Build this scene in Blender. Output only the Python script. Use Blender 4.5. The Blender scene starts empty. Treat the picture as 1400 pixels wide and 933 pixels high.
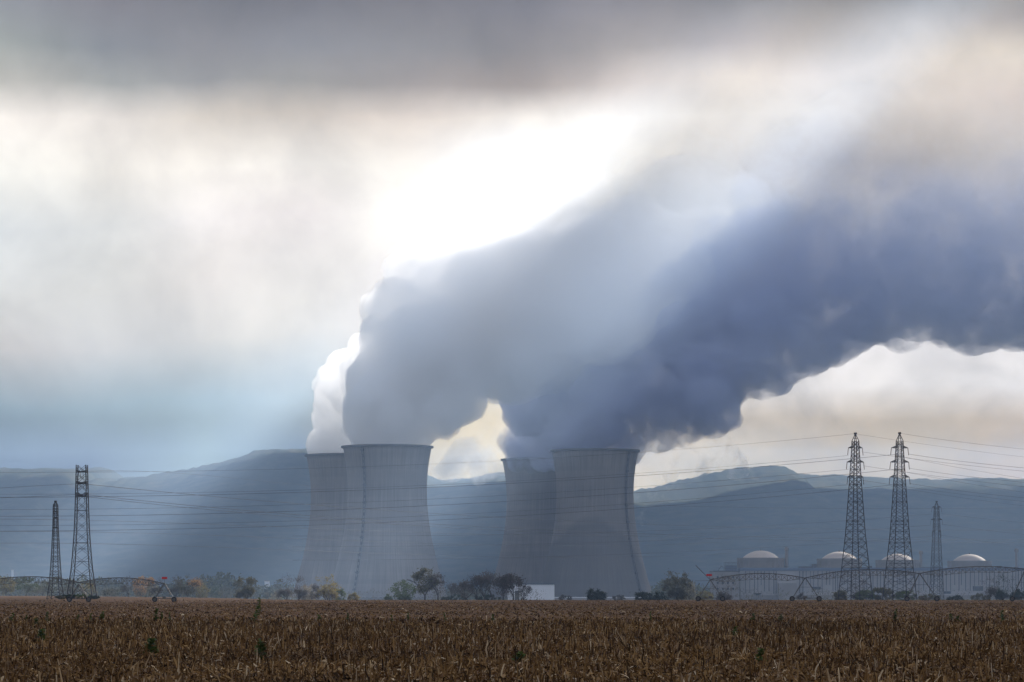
import bpy, bmesh, math, random
import numpy as np
from mathutils import Vector, noise as mnoise
R = math.radians
F = 4013.0           # focal length in photograph pixels (1400 wide)
EYE = 1.6
HY = 809.0           # row of the horizon
SUN_AZ, SUN_EL = R(26), R(26)

scene = bpy.context.scene
COL = scene.collection

# ------------------------------------------------------------------ camera
cam_d = bpy.data.cameras.new('camera')
cam = bpy.data.objects.new('camera', cam_d)
COL.objects.link(cam)
cam.location = (0, 0, EYE)
cam.rotation_euler = (R(90), 0, 0)
cam_d.sensor_width = 36
cam_d.lens = F / 1400 * 36
cam_d.shift_y = (HY - 466.5) / 1400
cam_d.clip_start = 1
cam_d.clip_end = 40000
scene.camera = cam

# ------------------------------------------------------------------ look
scene.render.engine = 'CYCLES'
scene.view_settings.view_transform = 'Standard'
scene.view_settings.look = 'None'
scene.view_settings.gamma = 1
EXPO = 1.9
scene.view_settings.exposure = EXPO
scene.view_settings.use_curve_mapping = False
cy = scene.cycles
cy.use_denoising = True
try:
    cy.denoiser = 'OPENIMAGEDENOISE'
except Exception:
    pass
cy.max_bounces = 12
cy.diffuse_bounces = 2
cy.glossy_bounces = 2
cy.transparent_max_bounces = 32
cy.volume_bounces = 10
cy.volume_step_rate = 0.45
cy.volume_max_steps = 256
cy.use_adaptive_sampling = True
cy.adaptive_threshold = 0.02
cy.sample_clamp_indirect = 4

# ------------------------------------------------------------------ sky
def lin(c):
    return tuple((x / 255 / 12.92) if x / 255 <= 0.04045 else ((x / 255 + 0.055) / 1.055) ** 2.4 for x in c)

class NT:
    def __init__(s, tree):
        s.t = tree; s.n = tree.nodes; s.l = tree.links
    def node(s, kind, **kw):
        n = s.n.new(kind)
        for k, v in kw.items():
            if k.startswith('i_'):
                key = k[2:]
                key = int(key) if key.isdigit() else key.replace('_', ' ')
                inp = n.inputs[key]
                if hasattr(v, 'is_output') or isinstance(v, bpy.types.NodeSocket):
                    s.l.new(v, inp)
                else:
                    inp.default_value = v
            else:
                setattr(n, k, v)
        return n
    def math(s, op, a, b=0.0, c=None, clamp=False):
        n = s.n.new('ShaderNodeMath'); n.operation = op; n.use_clamp = clamp
        for i, v in enumerate((a, b) if c is None else (a, b, c)):
            if isinstance(v, bpy.types.NodeSocket): s.l.new(v, n.inputs[i])
            else: n.inputs[i].default_value = v
        return n.outputs[0]
    def maprange(s, v, a, b, c=0.0, d=1.0, smooth=False):
        n = s.n.new('ShaderNodeMapRange'); n.clamp = True
        if smooth: n.interpolation_type = 'SMOOTHSTEP'
        if isinstance(v, bpy.types.NodeSocket): s.l.new(v, n.inputs[0])
        else: n.inputs[0].default_value = v
        for i, x in enumerate((a, b, c, d)): n.inputs[i + 1].default_value = x
        return n.outputs[0]
    def mix(s, f, a, b, blend='MIX'):
        n = s.n.new('ShaderNodeMix'); n.data_type = 'RGBA'; n.blend_type = blend
        for k, v in ((0, f), (6, a), (7, b)):
            if isinstance(v, bpy.types.NodeSocket): s.l.new(v, n.inputs[k])
            else:
                n.inputs[k].default_value = v if not isinstance(v, tuple) or len(v) == 4 else (*v, 1)
        return n.outputs[2]
    def ramp(s, v, stops, interp='LINEAR'):
        n = s.n.new('ShaderNodeValToRGB'); e = n.color_ramp.elements
        n.color_ramp.interpolation = interp
        while len(e) < len(stops): e.new(0.5)
        for i, (p, c) in enumerate(stops):
            e[i].position = p
        for i, (p, c) in enumerate(stops):
            e[i].color = (*c, 1) if len(c) == 3 else c
        if isinstance(v, bpy.types.NodeSocket): s.l.new(v, n.inputs[0])
        return n.outputs[0]

SKY_X = [-60, 140, 280, 420, 560, 700, 840, 980, 1120, 1260, 1460]
SKY = {
    -140: [(132, 136, 150), (130, 134, 148), (130, 134, 148), (128, 132, 147), (130, 133, 148), (133, 136, 149), (138, 140, 152), (132, 132, 142), (136, 136, 144), (134, 135, 144), (140, 143, 152)],
    0: [(152, 158, 168), (138, 142, 155), (136, 140, 153), (134, 138, 152), (136, 139, 152), (140, 142, 155), (148, 148, 158), (142, 141, 148), (150, 148, 152), (132, 133, 140), (150, 152, 158)],
    60: [(166, 172, 176), (146, 153, 164), (148, 152, 163), (146, 151, 163), (151, 154, 164), (152, 152, 160), (170, 167, 171), (180, 175, 178), (186, 182, 183), (190, 186, 186), (186, 183, 185)],
    110: [(200, 200, 200), (179, 182, 186), (164, 167, 174), (164, 166, 172), (176, 173, 177), (178, 172, 173), (205, 198, 197), (226, 219, 215), (212, 207, 207), (212, 205, 201), (222, 215, 210)],
    160: [(242, 239, 237), (236, 232, 230), (212, 208, 206), (208, 203, 201), (230, 222, 218), (243, 238, 235), (244, 241, 239), (228, 224, 222), (208, 204, 203), (215, 208, 205), (218, 210, 207)],
    230: [(240, 241, 240), (245, 243, 241), (247, 244, 242), (249, 246, 244), (250, 247, 245), (255, 255, 255), (240, 238, 236), (198, 196, 198), (178, 177, 183), (188, 185, 188), (205, 202, 204)],
    300: [(216, 222, 229), (226, 229, 233), (240, 238, 241), (248, 244, 246), (255, 254, 255), (255, 255, 255), (225, 224, 223), (185, 185, 190), (196, 196, 202), (200, 202, 215), (190, 193, 207)],
    380: [(216, 220, 226), (219, 222, 227), (231, 230, 233), (238, 237, 239), (238, 236, 238), (240, 238, 241), (238, 236, 238), (235, 232, 235), (228, 226, 231), (220, 218, 223), (214, 212, 217)],
    460: [(206, 210, 219), (205, 211, 221), (214, 218, 225), (226, 228, 232), (228, 226, 228), (232, 229, 230), (230, 231, 239), (230, 231, 239), (230, 231, 239), (228, 230, 239), (228, 230, 239)],
    540: [(159, 181, 203), (163, 185, 206), (173, 194, 213), (187, 204, 219), (205, 210, 217), (232, 229, 226), (230, 231, 239), (230, 231, 239), (230, 231, 239), (228, 230, 239), (228, 230, 239)],
    620: [(147, 170, 188), (151, 174, 192), (163, 186, 202), (149, 173, 192), (190, 196, 202), (232, 226, 219), (228, 228, 235), (226, 227, 234), (210, 214, 227), (206, 212, 227), (210, 214, 227)],
    700: [(140, 160, 178), (146, 165, 181), (155, 175, 190), (140, 162, 180), (180, 190, 198), (200, 203, 205), (205, 206, 208), (205, 206, 208), (190, 197, 206), (190, 196, 204), (190, 196, 204)],
}
SKY_GAIN = 1.0
SKY_LIN = {y: [lin(c) for c in SKY[y]] for y in SKY}
CORR = {-140: [[-0.2207, -0.2362, -0.295], [-0.2132, -0.2284, -0.2861], [-0.2132, -0.2284, -0.2861], [-0.2059, -0.2207, -0.2818], [-0.2132, -0.2246, -0.2861], [-0.2246, -0.2362, -0.2905], [-0.2442, -0.2523, -0.304], [-0.2207, -0.2207, -0.2605], [-0.2362, -0.2362, -0.2689], [-0.1999, -0.1954, -0.1671], [-0.2523, -0.2647, -0.304]], 0: [[0.0017, -0.0177, -0.052], [-0.038, -0.075, -0.1293], [-0.0481, -0.0785, -0.1339], [-0.0486, -0.0816, -0.1374], [-0.0541, -0.0888, -0.1475], [-0.0457, -0.0788, -0.1343], [-0.0438, -0.0785, -0.1359], [-0.0772, -0.1078, -0.1703], [-0.0739, -0.1091, -0.1748], [-0.1599, -0.1857, -0.2409], [-0.0141, -0.0273, -0.0868]], 60: [[0.018, -0.0002, -0.0819], [-0.0563, -0.0878, -0.1396], [-0.0302, -0.0673, -0.1264], [-0.0384, -0.0723, -0.1284], [-0.0361, -0.0729, -0.1357], [-0.0456, -0.0861, -0.152], [-0.0257, -0.0693, -0.1396], [-0.0228, -0.0704, -0.1379], [-0.0187, -0.0664, -0.1424], [0.0004, -0.0391, -0.106], [-0.1115, -0.1421, -0.1854]], 110: [[0.0097, -0.0362, -0.122], [-0.0767, -0.1022, -0.1652], [-0.0581, -0.0902, -0.1485], [-0.0481, -0.0844, -0.1548], [-0.0322, -0.0795, -0.1519], [-0.0488, -0.1046, -0.1845], [0.0155, -0.0454, -0.1268], [0.0876, 0.0278, -0.0646], [0.0442, -0.0104, -0.0897], [0.0476, -0.0025, -0.082], [0.1159, 0.0543, -0.0532]], 160: [[0.1457, 0.0869, 0.0044], [0.1031, 0.0456, -0.038], [0.0294, -0.0281, -0.1195], [0.0252, -0.0358, -0.1272], [0.0892, 0.0192, -0.0766], [0.0719, 0.0065, -0.0905], [0.1123, 0.0569, -0.0287], [0.0903, 0.0325, -0.0573], [0.0573, 0.0045, -0.0844], [0.0967, 0.0399, -0.0466], [0.0743, -0.0115, -0.1079]], 230: [[0.1368, 0.0963, 0.0051], [0.1497, 0.0831, -0.0197], [0.1425, 0.0769, -0.0247], [0.1512, 0.0871, -0.0141], [0.0357, -0.0298, -0.132], [0.0, 0.0, 0.0], [-0.036, -0.0963, -0.1959], [0.0233, -0.0317, -0.12], [-0.001, -0.046, -0.118], [0.009, -0.0509, -0.1475], [0.1447, 0.0674, -0.0543]], 300: [[0.025, -0.0054, -0.0741], [0.1018, 0.0479, -0.0497], [0.1359, 0.0658, -0.0305], [0.1404, 0.0588, -0.0431], [0.4047, 0.3166, 0.1487], [0.2878, 0.1975, 0.0185], [0.042, -0.0153, -0.119], [-0.0087, -0.0599, -0.1468], [0.055, 0.0036, -0.0811], [0.0459, -0.0031, -0.0673], [-0.0866, -0.1419, -0.217]], 380: [[0.1028, 0.0497, -0.0523], [0.1144, 0.0486, -0.0713], [0.1513, 0.0703, -0.049], [0.1639, 0.0865, -0.0365], [0.1497, 0.0717, -0.0459], [0.1775, 0.1054, 0.0044], [0.2006, 0.1282, 0.0187], [0.2185, 0.1446, 0.0421], [0.1679, 0.0976, -0.0002], [0.1102, 0.0306, -0.0866], [0.0269, -0.0642, -0.1948]], 460: [[0.1528, 0.0459, -0.1077], [0.1216, 0.0502, -0.0687], [0.138, 0.0555, -0.0841], [0.1919, 0.1066, -0.0397], [0.1866, 0.0863, -0.0674], [0.2261, 0.1325, -0.0092], [0.2219, 0.1547, 0.0548], [0.2296, 0.1655, 0.0678], [0.2117, 0.1366, 0.0252], [0.182, 0.104, -0.0051], [0.1652, 0.0719, -0.0646]], 540: [[-0.0165, -0.0448, -0.1561], [-0.0073, -0.0342, -0.1554], [0.0243, 0.0019, -0.1147], [0.082, 0.0516, -0.0805], [0.1976, 0.1278, -0.0194], [0.3501, 0.2382, 0.0302], [0.3487, 0.2724, 0.1521], [0.3348, 0.2495, 0.1134], [0.3297, 0.2336, 0.0821], [0.2954, 0.1992, 0.046], [0.3051, 0.2085, 0.058]], 620: [[-0.2818, -0.392, -0.4929], [-0.2886, -0.4133, -0.5171], [-0.2241, -0.3347, -0.5806], [-0.2905, -0.4079, -0.5171], [-0.0683, -0.272, -0.5806], [0.2861, -0.0149, -0.5188], [0.1981, -0.0451, -0.403], [0.1563, -0.091, -0.4785], [-0.0378, -0.2848, -0.6606], [-0.0741, -0.304, -0.6635], [0.0006, -0.3096, -0.7036]], 700: [[-0.2818, -0.392, -0.4929], [-0.2886, -0.4133, -0.5171], [-0.2241, -0.3347, -0.5806], [-0.2905, -0.4079, -0.5171], [-0.0683, -0.272, -0.5806], [0.2861, -0.0149, -0.5188], [0.1981, -0.0451, -0.403], [0.1563, -0.091, -0.4785], [-0.0378, -0.2848, -0.6606], [-0.0741, -0.304, -0.6635], [0.0006, -0.3096, -0.7036]]}
SKY_LIN = {y: [tuple(max(.01, a + b) for a, b in zip(c, d)) for c, d in zip(SKY_LIN[y], CORR[y])] for y in SKY}
world = bpy.data.worlds.new('World')
scene.world = world
world.use_nodes = True
w = NT(world.node_tree)
w.n.clear()
geo = w.node('ShaderNodeTexCoord').outputs['Generated']
# broad drifting warp so that the cloud edges are uneven
nz = w.node('ShaderNodeTexNoise', noise_dimensions='3D', i_Vector=geo, i_Scale=6.0, i_Detail=6.0, i_Roughness=0.5)
nv = w.node('ShaderNodeVectorMath', operation='SUBTRACT'); w.l.new(nz.outputs['Color'], nv.inputs[0]); nv.inputs[1].default_value = (.5, .5, .5)
ns = w.node('ShaderNodeVectorMath', operation='MULTIPLY'); w.l.new(nv.outputs[0], ns.inputs[0]); ns.inputs[1].default_value = (.055, .055, .032)
na = w.node('ShaderNodeVectorMath', operation='ADD'); w.l.new(geo, na.inputs[0]); w.l.new(ns.outputs[0], na.inputs[1])
sp = w.node('ShaderNodeSeparateXYZ'); w.l.new(na.outputs[0], sp.inputs[0])
az = w.math('ARCTAN2', sp.outputs[0], sp.outputs[1])
hz = w.math('SQRT', w.math('ADD', w.math('POWER', sp.outputs[0], 2.0), w.math('POWER', sp.outputs[1], 2.0)))
el = w.math('ARCTAN2', sp.outputs[2], hz)
AZ0, AZ1 = math.atan(-760 / F), math.atan(760 / F)
u = w.maprange(az, AZ0, AZ1)
prev = None
ys = sorted(SKY, reverse=True)
for i, y in enumerate(ys):
    stops = []
    for x, c in zip(SKY_X, SKY_LIN[y]):
        p = (math.atan((x - 700) / F) - AZ0) / (AZ1 - AZ0)
        stops.append((min(max(p, 0), 1), c))
    r = w.ramp(u, stops, 'EASE' if False else 'LINEAR')
    if prev is None:
        prev = r
    else:
        f = w.maprange(el, math.atan((HY - ys[i - 1]) / F), math.atan((HY - y) / F))
        prev = w.mix(f, prev, r)
# fine cloud texture: soft lighter and darker billows
n2 = w.node('ShaderNodeTexNoise', noise_dimensions='3D', i_Vector=na.outputs[0], i_Scale=24.0, i_Detail=9.0, i_Roughness=0.6, i_Distortion=0.2)
n4 = w.node('ShaderNodeTexNoise', noise_dimensions='3D', i_Vector=na.outputs[0], i_Scale=34.0, i_Detail=9.0, i_Roughness=0.62, i_Distortion=0.5)
low = w.math('MULTIPLY', w.maprange(el, R(6.5), R(3.0)), w.maprange(az, R(-3), R(1)))
puff = w.math('MULTIPLY', low, w.maprange(n4.outputs['Fac'], 0.36, 0.64, -0.20, 0.20))
gain = w.math('ADD', puff, w.maprange(n2.outputs['Fac'], 0.32, 0.68, 0.86 * SKY_GAIN, 1.20 * SKY_GAIN))
clouds = w.node('ShaderNodeVectorMath', operation='SCALE'); w.l.new(prev, clouds.inputs[0]); w.l.new(gain, clouds.inputs['Scale'])
# the bright heart of the cloud where the hidden sun stands behind it, brighter than white
def glow(x, y, sx, sy, strength, col):
    a = w.math('DIVIDE', w.math('SUBTRACT', az, math.atan((x - 700) / F)), sx / F)
    b = w.math('DIVIDE', w.math('SUBTRACT', el, math.atan((HY - y) / F)), sy / F)
    d = w.math('ADD', w.math('MULTIPLY', a, a), w.math('MULTIPLY', b, b))
    g = w.math('MULTIPLY', w.math('EXPONENT', w.math('MULTIPLY', d, -1.0)), strength)
    n = w.node('ShaderNodeVectorMath', operation='SCALE'); n.inputs[0].default_value = col; w.l.new(g, n.inputs['Scale'])
    return n.outputs[0]
def addv(a, b):
    n = w.node('ShaderNodeVectorMath', operation='ADD'); w.l.new(a, n.inputs[0]); w.l.new(b, n.inputs[1]); return n.outputs[0]
clouds_o = addv(clouds.outputs[0], glow(720, 240, 130, 60, 0.35, (1, .98, .95)))
# high overcast everywhere else, broken a little towards blue sky
sky = w.node('ShaderNodeTexSky', sky_type='NISHITA', sun_disc=False, sun_elevation=SUN_EL, sun_rotation=SUN_AZ)
n3 = w.node('ShaderNodeTexNoise', noise_dimensions='3D', i_Vector=geo, i_Scale=2.5, i_Detail=5.0)
over = w.mix(w.maprange(n3.outputs['Fac'], .35, .65), (*lin((178, 190, 214)), 1), (*lin((206, 213, 226)), 1))
skys = w.node('ShaderNodeVectorMath', operation='SCALE'); w.l.new(sky.outputs[0], skys.inputs[0]); skys.inputs['Scale'].default_value = 0.06
over = w.mix(w.maprange(n3.outputs['Fac'], .6, .8, 0, .5), over, skys.outputs[0])
out_el = w.maprange(el, R(11.5), R(20), smooth=True)
out_az = w.maprange(w.math('ABSOLUTE', az), R(11.5), R(30), smooth=True)
fall = w.math('MAXIMUM', out_el, out_az)
final = w.mix(fall, clouds_o, over)
bg = w.node('ShaderNodeBackground'); w.l.new(final, bg.inputs[0]); bg.inputs[1].default_value = 2 ** -EXPO
wo = w.node('ShaderNodeOutputWorld'); w.l.new(bg.outputs[0], wo.inputs[0])
world.cycles.sampling_method = 'MANUAL'
world.cycles.sample_map_resolution = 512

# ------------------------------------------------------------------ sun
sl = bpy.data.lights.new('sun', 'SUN')
sl.energy = 5.0
sl.angle = R(0.5)
sl.color = (1.0, .93, .84)
sun = bpy.data.objects.new('sun', sl); COL.objects.link(sun)
sd = Vector((math.sin(SUN_AZ) * math.cos(SUN_EL), math.cos(SUN_AZ) * math.cos(SUN_EL), math.sin(SUN_EL)))
sun.rotation_euler = sd.to_track_quat('Z', 'Y').to_euler()
sun.location = sd * 500

# ------------------------------------------------------------------ helpers
def tag(o, label=None, cat=None, group=None, kind=None):
    if label: o['label'] = label
    if cat: o['category'] = cat
    if group: o['group'] = group
    if kind: o['kind'] = kind
    return o

def empty(name, loc, rz=0.0):
    o = bpy.data.objects.new(name, None); COL.objects.link(o)
    o.location = loc; o.rotation_euler = (0, 0, rz); o.empty_display_size = 1
    return o

def ground_z(x, y):
    """Field flat to a soft crest, then falling away a little towards the river plain."""
    px = 700 + F * x / max(y, 1.0)
    crest = 560 + 480 * max(0.0, min(1.0, (420 - px) / 330.0))
    slope = 0.0075 - 0.0043 * max(0.0, min(1.0, (420 - px) / 330.0))
    d = max(0.0, y - crest)
    d = min(d, 650.0)
    s = min(1.0, d / 60.0)
    return -slope * d * (0.5 * s + 0.5 if s < 1 else 1.0) - (0.0)

def at(px, py, D):
    return Vector(((px - 700) / F * D, D, EYE + (HY - py) / F * D))

def gpos(px, D):
    x = (px - 700) / F * D
    return Vector((x, D, ground_z(x, D)))

def mesh_np(name, verts, faces_flat, nper, mat, parent=None, smooth=False, uvcol=None):
    """verts (n,3); faces all with nper corners, as an (m,nper) array"""
    me = bpy.data.meshes.new(name)
    verts = np.asarray(verts, dtype=np.float32); faces = np.asarray(faces_flat, dtype=np.int32)
    me.vertices.add(len(verts)); me.vertices.foreach_set('co', verts.ravel())
    me.loops.add(faces.size); me.loops.foreach_set('vertex_index', faces.ravel())
    me.polygons.add(len(faces))
    me.polygons.foreach_set('loop_start', np.arange(0, faces.size, nper, dtype=np.int32))
    me.polygons.foreach_set('loop_total', np.full(len(faces), nper, dtype=np.int32))
    if smooth: me.polygons.foreach_set('use_smooth', np.ones(len(faces), dtype=bool))
    me.update(calc_edges=True); me.validate()
    if mat: me.materials.append(mat)
    o = bpy.data.objects.new(name, me); COL.objects.link(o)
    if parent: o.parent = parent
    return o

class MB:
    """collects boxes, bars and tubes into one mesh"""
    def __init__(s): s.v = []; s.f = []
    def quad(s, *p):
        b = len(s.v); s.v += [tuple(q) for q in p]; s.f.append(tuple(range(b, b + len(p))))
    def box(s, c, d, rz=0.0):
        b = len(s.v); cx, cyy, cz = c; ca, sa = math.cos(rz), math.sin(rz)
        for i in range(8):
            x = (d[0] / 2) * (1 if i & 1 else -1); y = (d[1] / 2) * (1 if i & 2 else -1); z = (d[2] / 2) * (1 if i & 4 else -1)
            s.v.append((cx + x * ca - y * sa, cyy + x * sa + y * ca, cz + z))
        for f in ((0, 2, 3, 1), (4, 5, 7, 6), (0, 1, 5, 4), (2, 6, 7, 3), (0, 4, 6, 2), (1, 3, 7, 5)):
            s.f.append(tuple(b + k for k in f))
    def bar(s, a, c, r0, r1=None, n=4):
        a = Vector(a); c = Vector(c); r1 = r0 if r1 is None else r1
        d = c - a
        if d.length < 1e-6: return
        d.normalize()
        up = Vector((0, 0, 1)) if abs(d.z) < 0.95 else Vector((1, 0, 0))
        p = d.cross(up).normalized(); q = d.cross(p)
        b = len(s.v)
        for k in range(n):
            t = 2 * math.pi * (k + .5) / n
            o = p * math.cos(t) + q * math.sin(t)
            s.v.append(tuple(a + o * r0)); s.v.append(tuple(c + o * r1))
        for k in range(n):
            k2 = (k + 1) % n
            s.f.append((b + 2 * k, b + 2 * k2, b + 2 * k2 + 1, b + 2 * k + 1))
        s.f.append(tuple(b + 2 * k for k in range(n))[::-1]); s.f.append(tuple(b + 2 * k + 1 for k in range(n)))
    def lathe(s, prof, n=48, c=(0, 0, 0)):
        b = len(s.v)
        for r, z in prof:
            for k in range(n):
                t = 2 * math.pi * k / n
                s.v.append((c[0] + r * math.cos(t), c[1] + r * math.sin(t), c[2] + z))
        for i in range(len(prof) - 1):
            for k in range(n):
                k2 = (k + 1) % n
                s.f.append((b + i * n + k, b + i * n + k2, b + (i + 1) * n + k2, b + (i + 1) * n + k))
    def build(s, name, mat, parent=None, smooth=False):
        me = bpy.data.meshes.new(name); me.from_pydata(s.v, [], s.f)
        if smooth:
            for p in me.polygons: p.use_smooth = True
        me.materials.append(mat); me.update()
        o = bpy.data.objects.new(name, me); COL.objects.link(o)
        if parent: o.parent = parent
        return o

def copy_tree(o, parent=None):
    c = o.copy(); COL.objects.link(c)
    if parent: c.parent = parent
    for ch in list(o.children): copy_tree(ch, c)
    return c

def mat(name, col, rough=0.8, metal=0.0, noise_scale=None, var=0.25, col2=None, bump=0.0, spec=0.3):
    m = bpy.data.materials.new(name); m.use_nodes = True
    t = NT(m.node_tree); b = t.n['Principled BSDF']
    b.inputs['Roughness'].default_value = rough; b.inputs['Metallic'].default_value = metal
    b.inputs['Specular IOR Level'].default_value = spec
    if noise_scale:
        tc = t.node('ShaderNodeTexCoord').outputs['Object']
        n = t.node('ShaderNodeTexNoise', i_Vector=tc, i_Scale=noise_scale, i_Detail=5.0)
        c2 = col2 or tuple(x * (1 - var) for x in col)
        r = t.ramp(n.outputs['Fac'], [(.35, c2), (.65, col)])
        t.l.new(r, b.inputs['Base Color'])
        if bump:
            bp = t.node('ShaderNodeBump', i_Strength=bump); t.l.new(n.outputs['Fac'], bp.inputs['Height']); t.l.new(bp.outputs[0], b.inputs['Normal'])
    else:
        b.inputs['Base Color'].default_value = (*col, 1)
    return m
# ------------------------------------------------------------------ haze
def make_haze():
    mb = MB(); x0, x1, y0, y1, z0, z1 = -6500, 6500, -300, 9500, -40, 455
    mb.box(((x0 + x1) / 2, (y0 + y1) / 2, (z0 + z1) / 2), (x1 - x0, y1 - y0, z1 - z0))
    m = bpy.data.materials.new('haze_air'); m.use_nodes = True
    t = NT(m.node_tree); t.n.clear()
    v = t.node('ShaderNodeVolumePrincipled'); v.inputs['Color'].default_value = (.48, .68, 1.0, 1)
    v.inputs['Density'].default_value = HAZE_D; v.inputs['Anisotropy'].default_value = 0.5
    o = t.node('ShaderNodeOutputMaterial'); t.l.new(v.outputs[0], o.inputs['Volume'])
    h = mb.build('haze', m)
    tag(h, 'thin blue haze filling the air over the plain', 'haze', kind='stuff')
    return h
HAZE_D = 7.6e-5
make_haze()
# ------------------------------------------------------------------ added cloud deck
# a cloud sheet added out of view to shape the sunlight; where it is thin the low sun comes through and
# makes the slanting shafts in the haze
def make_deck():
    Z = 2500.0; verts = []; faces = []
    xs = np.linspace(-3600, 5800, 90); ys = np.linspace(3000, 11500, 90); n = len(xs); m = n * len(ys)
    for lay in (0, 1):
        for y in ys:
            for x in xs:
                e = min(1, (x + 3600) / 400, (5800 - x) / 400, (y - 3000) / 400, (11500 - y) / 300)
                verts.append((x, y, Z + 50 * mnoise.noise(Vector((x * .0012, y * .0012, 7 + lay))) + (180 * max(e, .05) ** .5 if lay else 0)))
    for lay in (0, 1):
        for j in range(len(ys) - 1):
            for i in range(n - 1):
                a = lay * m + j * n + i
                f = (a, a + 1, a + n + 1, a + n)
                if lay == 0: faces.append(f[::-1])
    verts = verts[:m]
    mt = bpy.data.materials.new('added_cloud_deck'); mt.use_nodes = True
    t = NT(mt.node_tree); t.n.clear()
    pos = t.node('ShaderNodeNewGeometry').outputs['Position']
    s = t.node('ShaderNodeSeparateXYZ'); t.l.new(pos, s.inputs[0])
    dy = t.math('MAXIMUM', t.math('SUBTRACT', s.outputs[1], 4607.0), 60.0)
    q = t.math('DIVIDE', t.math('SUBTRACT', 2247.0, s.outputs[0]), dy)
    nz_ = t.node('ShaderNodeTexNoise', i_Vector=pos, i_Scale=.0016, i_Detail=3.0)
    q = t.math('ADD', q, t.math('MULTIPLY', t.math('SUBTRACT', nz_.outputs['Fac'], .5), .012))
    k = t.math('DIVIDE', t.math('ADD', q, .2), .6)
    T = t.ramp(k, [((a + .2) / .6, (b, b, b)) for a, b in DECK_T])
    cv = t.node('ShaderNodeCombineXYZ'); t.l.new(t.math('MULTIPLY', q, 60.0), cv.inputs[0]); t.l.new(t.math('MULTIPLY', s.outputs[1], .0004), cv.inputs[1])
    n2_ = t.node('ShaderNodeTexNoise', i_Vector=cv.outputs[0], i_Scale=1.0, i_Detail=4.0)
    T = t.math('MULTIPLY', T, t.maprange(n2_.outputs['Fac'], .3, .7, .72, 1.2), clamp=True)
    T = t.math('MULTIPLY', T, t.math('MAXIMUM', t.maprange(s.outputs[1], 6120, 6500, 1, .15), t.math('MULTIPLY', t.maprange(q, .115, .14, 0, 1), t.maprange(s.outputs[1], 6950, 7600, 1, .4))))
    T = t.math('MULTIPLY', T, t.maprange(s.outputs[1], 5000, 5700, .3, 1))
    # thin spot added so that sun falls on the reactor domes
    hx = t.math('DIVIDE', t.math('SUBTRACT', s.outputs[0], 2515.0), 170.0); hy = t.math('DIVIDE', t.math('SUBTRACT', s.outputs[1], 6960.0), 120.0)
    hd = t.math('ADD', t.math('MULTIPLY', hx, hx), t.math('MULTIPLY', hy, hy))
    T = t.math('MAXIMUM', T, t.maprange(hd, .6, 1.2, .35, 0))
    d = t.node('ShaderNodeBsdfDiffuse'); d.inputs[0].default_value = (.8, .8, .82, 1)
    tr = t.node('ShaderNodeBsdfTransparent')
    mx = t.node('ShaderNodeMixShader'); t.l.new(T, mx.inputs[0])
    t.l.new(d.outputs[0], mx.inputs[1]); t.l.new(tr.outputs[0], mx.inputs[2])
    o = t.node('ShaderNodeOutputMaterial'); t.l.new(mx.outputs[0], o.inputs['Surface'])
    o = mesh_np('added_cloud_deck', verts, faces, 4, mt, smooth=True)
    tag(o, 'added cloud sheet out of view that shapes the sun shafts', 'cloud', kind='stuff')
# how much sun the added deck lets through, set to place the shafts
DECK_T = [(-.2, .20), (-.05, .18), (.0, .13), (.043, .06), (.053, 1.0), (.060, .95), (.068, .55), (.078, .68), (.095, .45), (.118, .16), (.14, .12), (.150, .62), (.172, .55), (.20, .25), (.3, .18), (.39, .18)]
make_deck()
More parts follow.
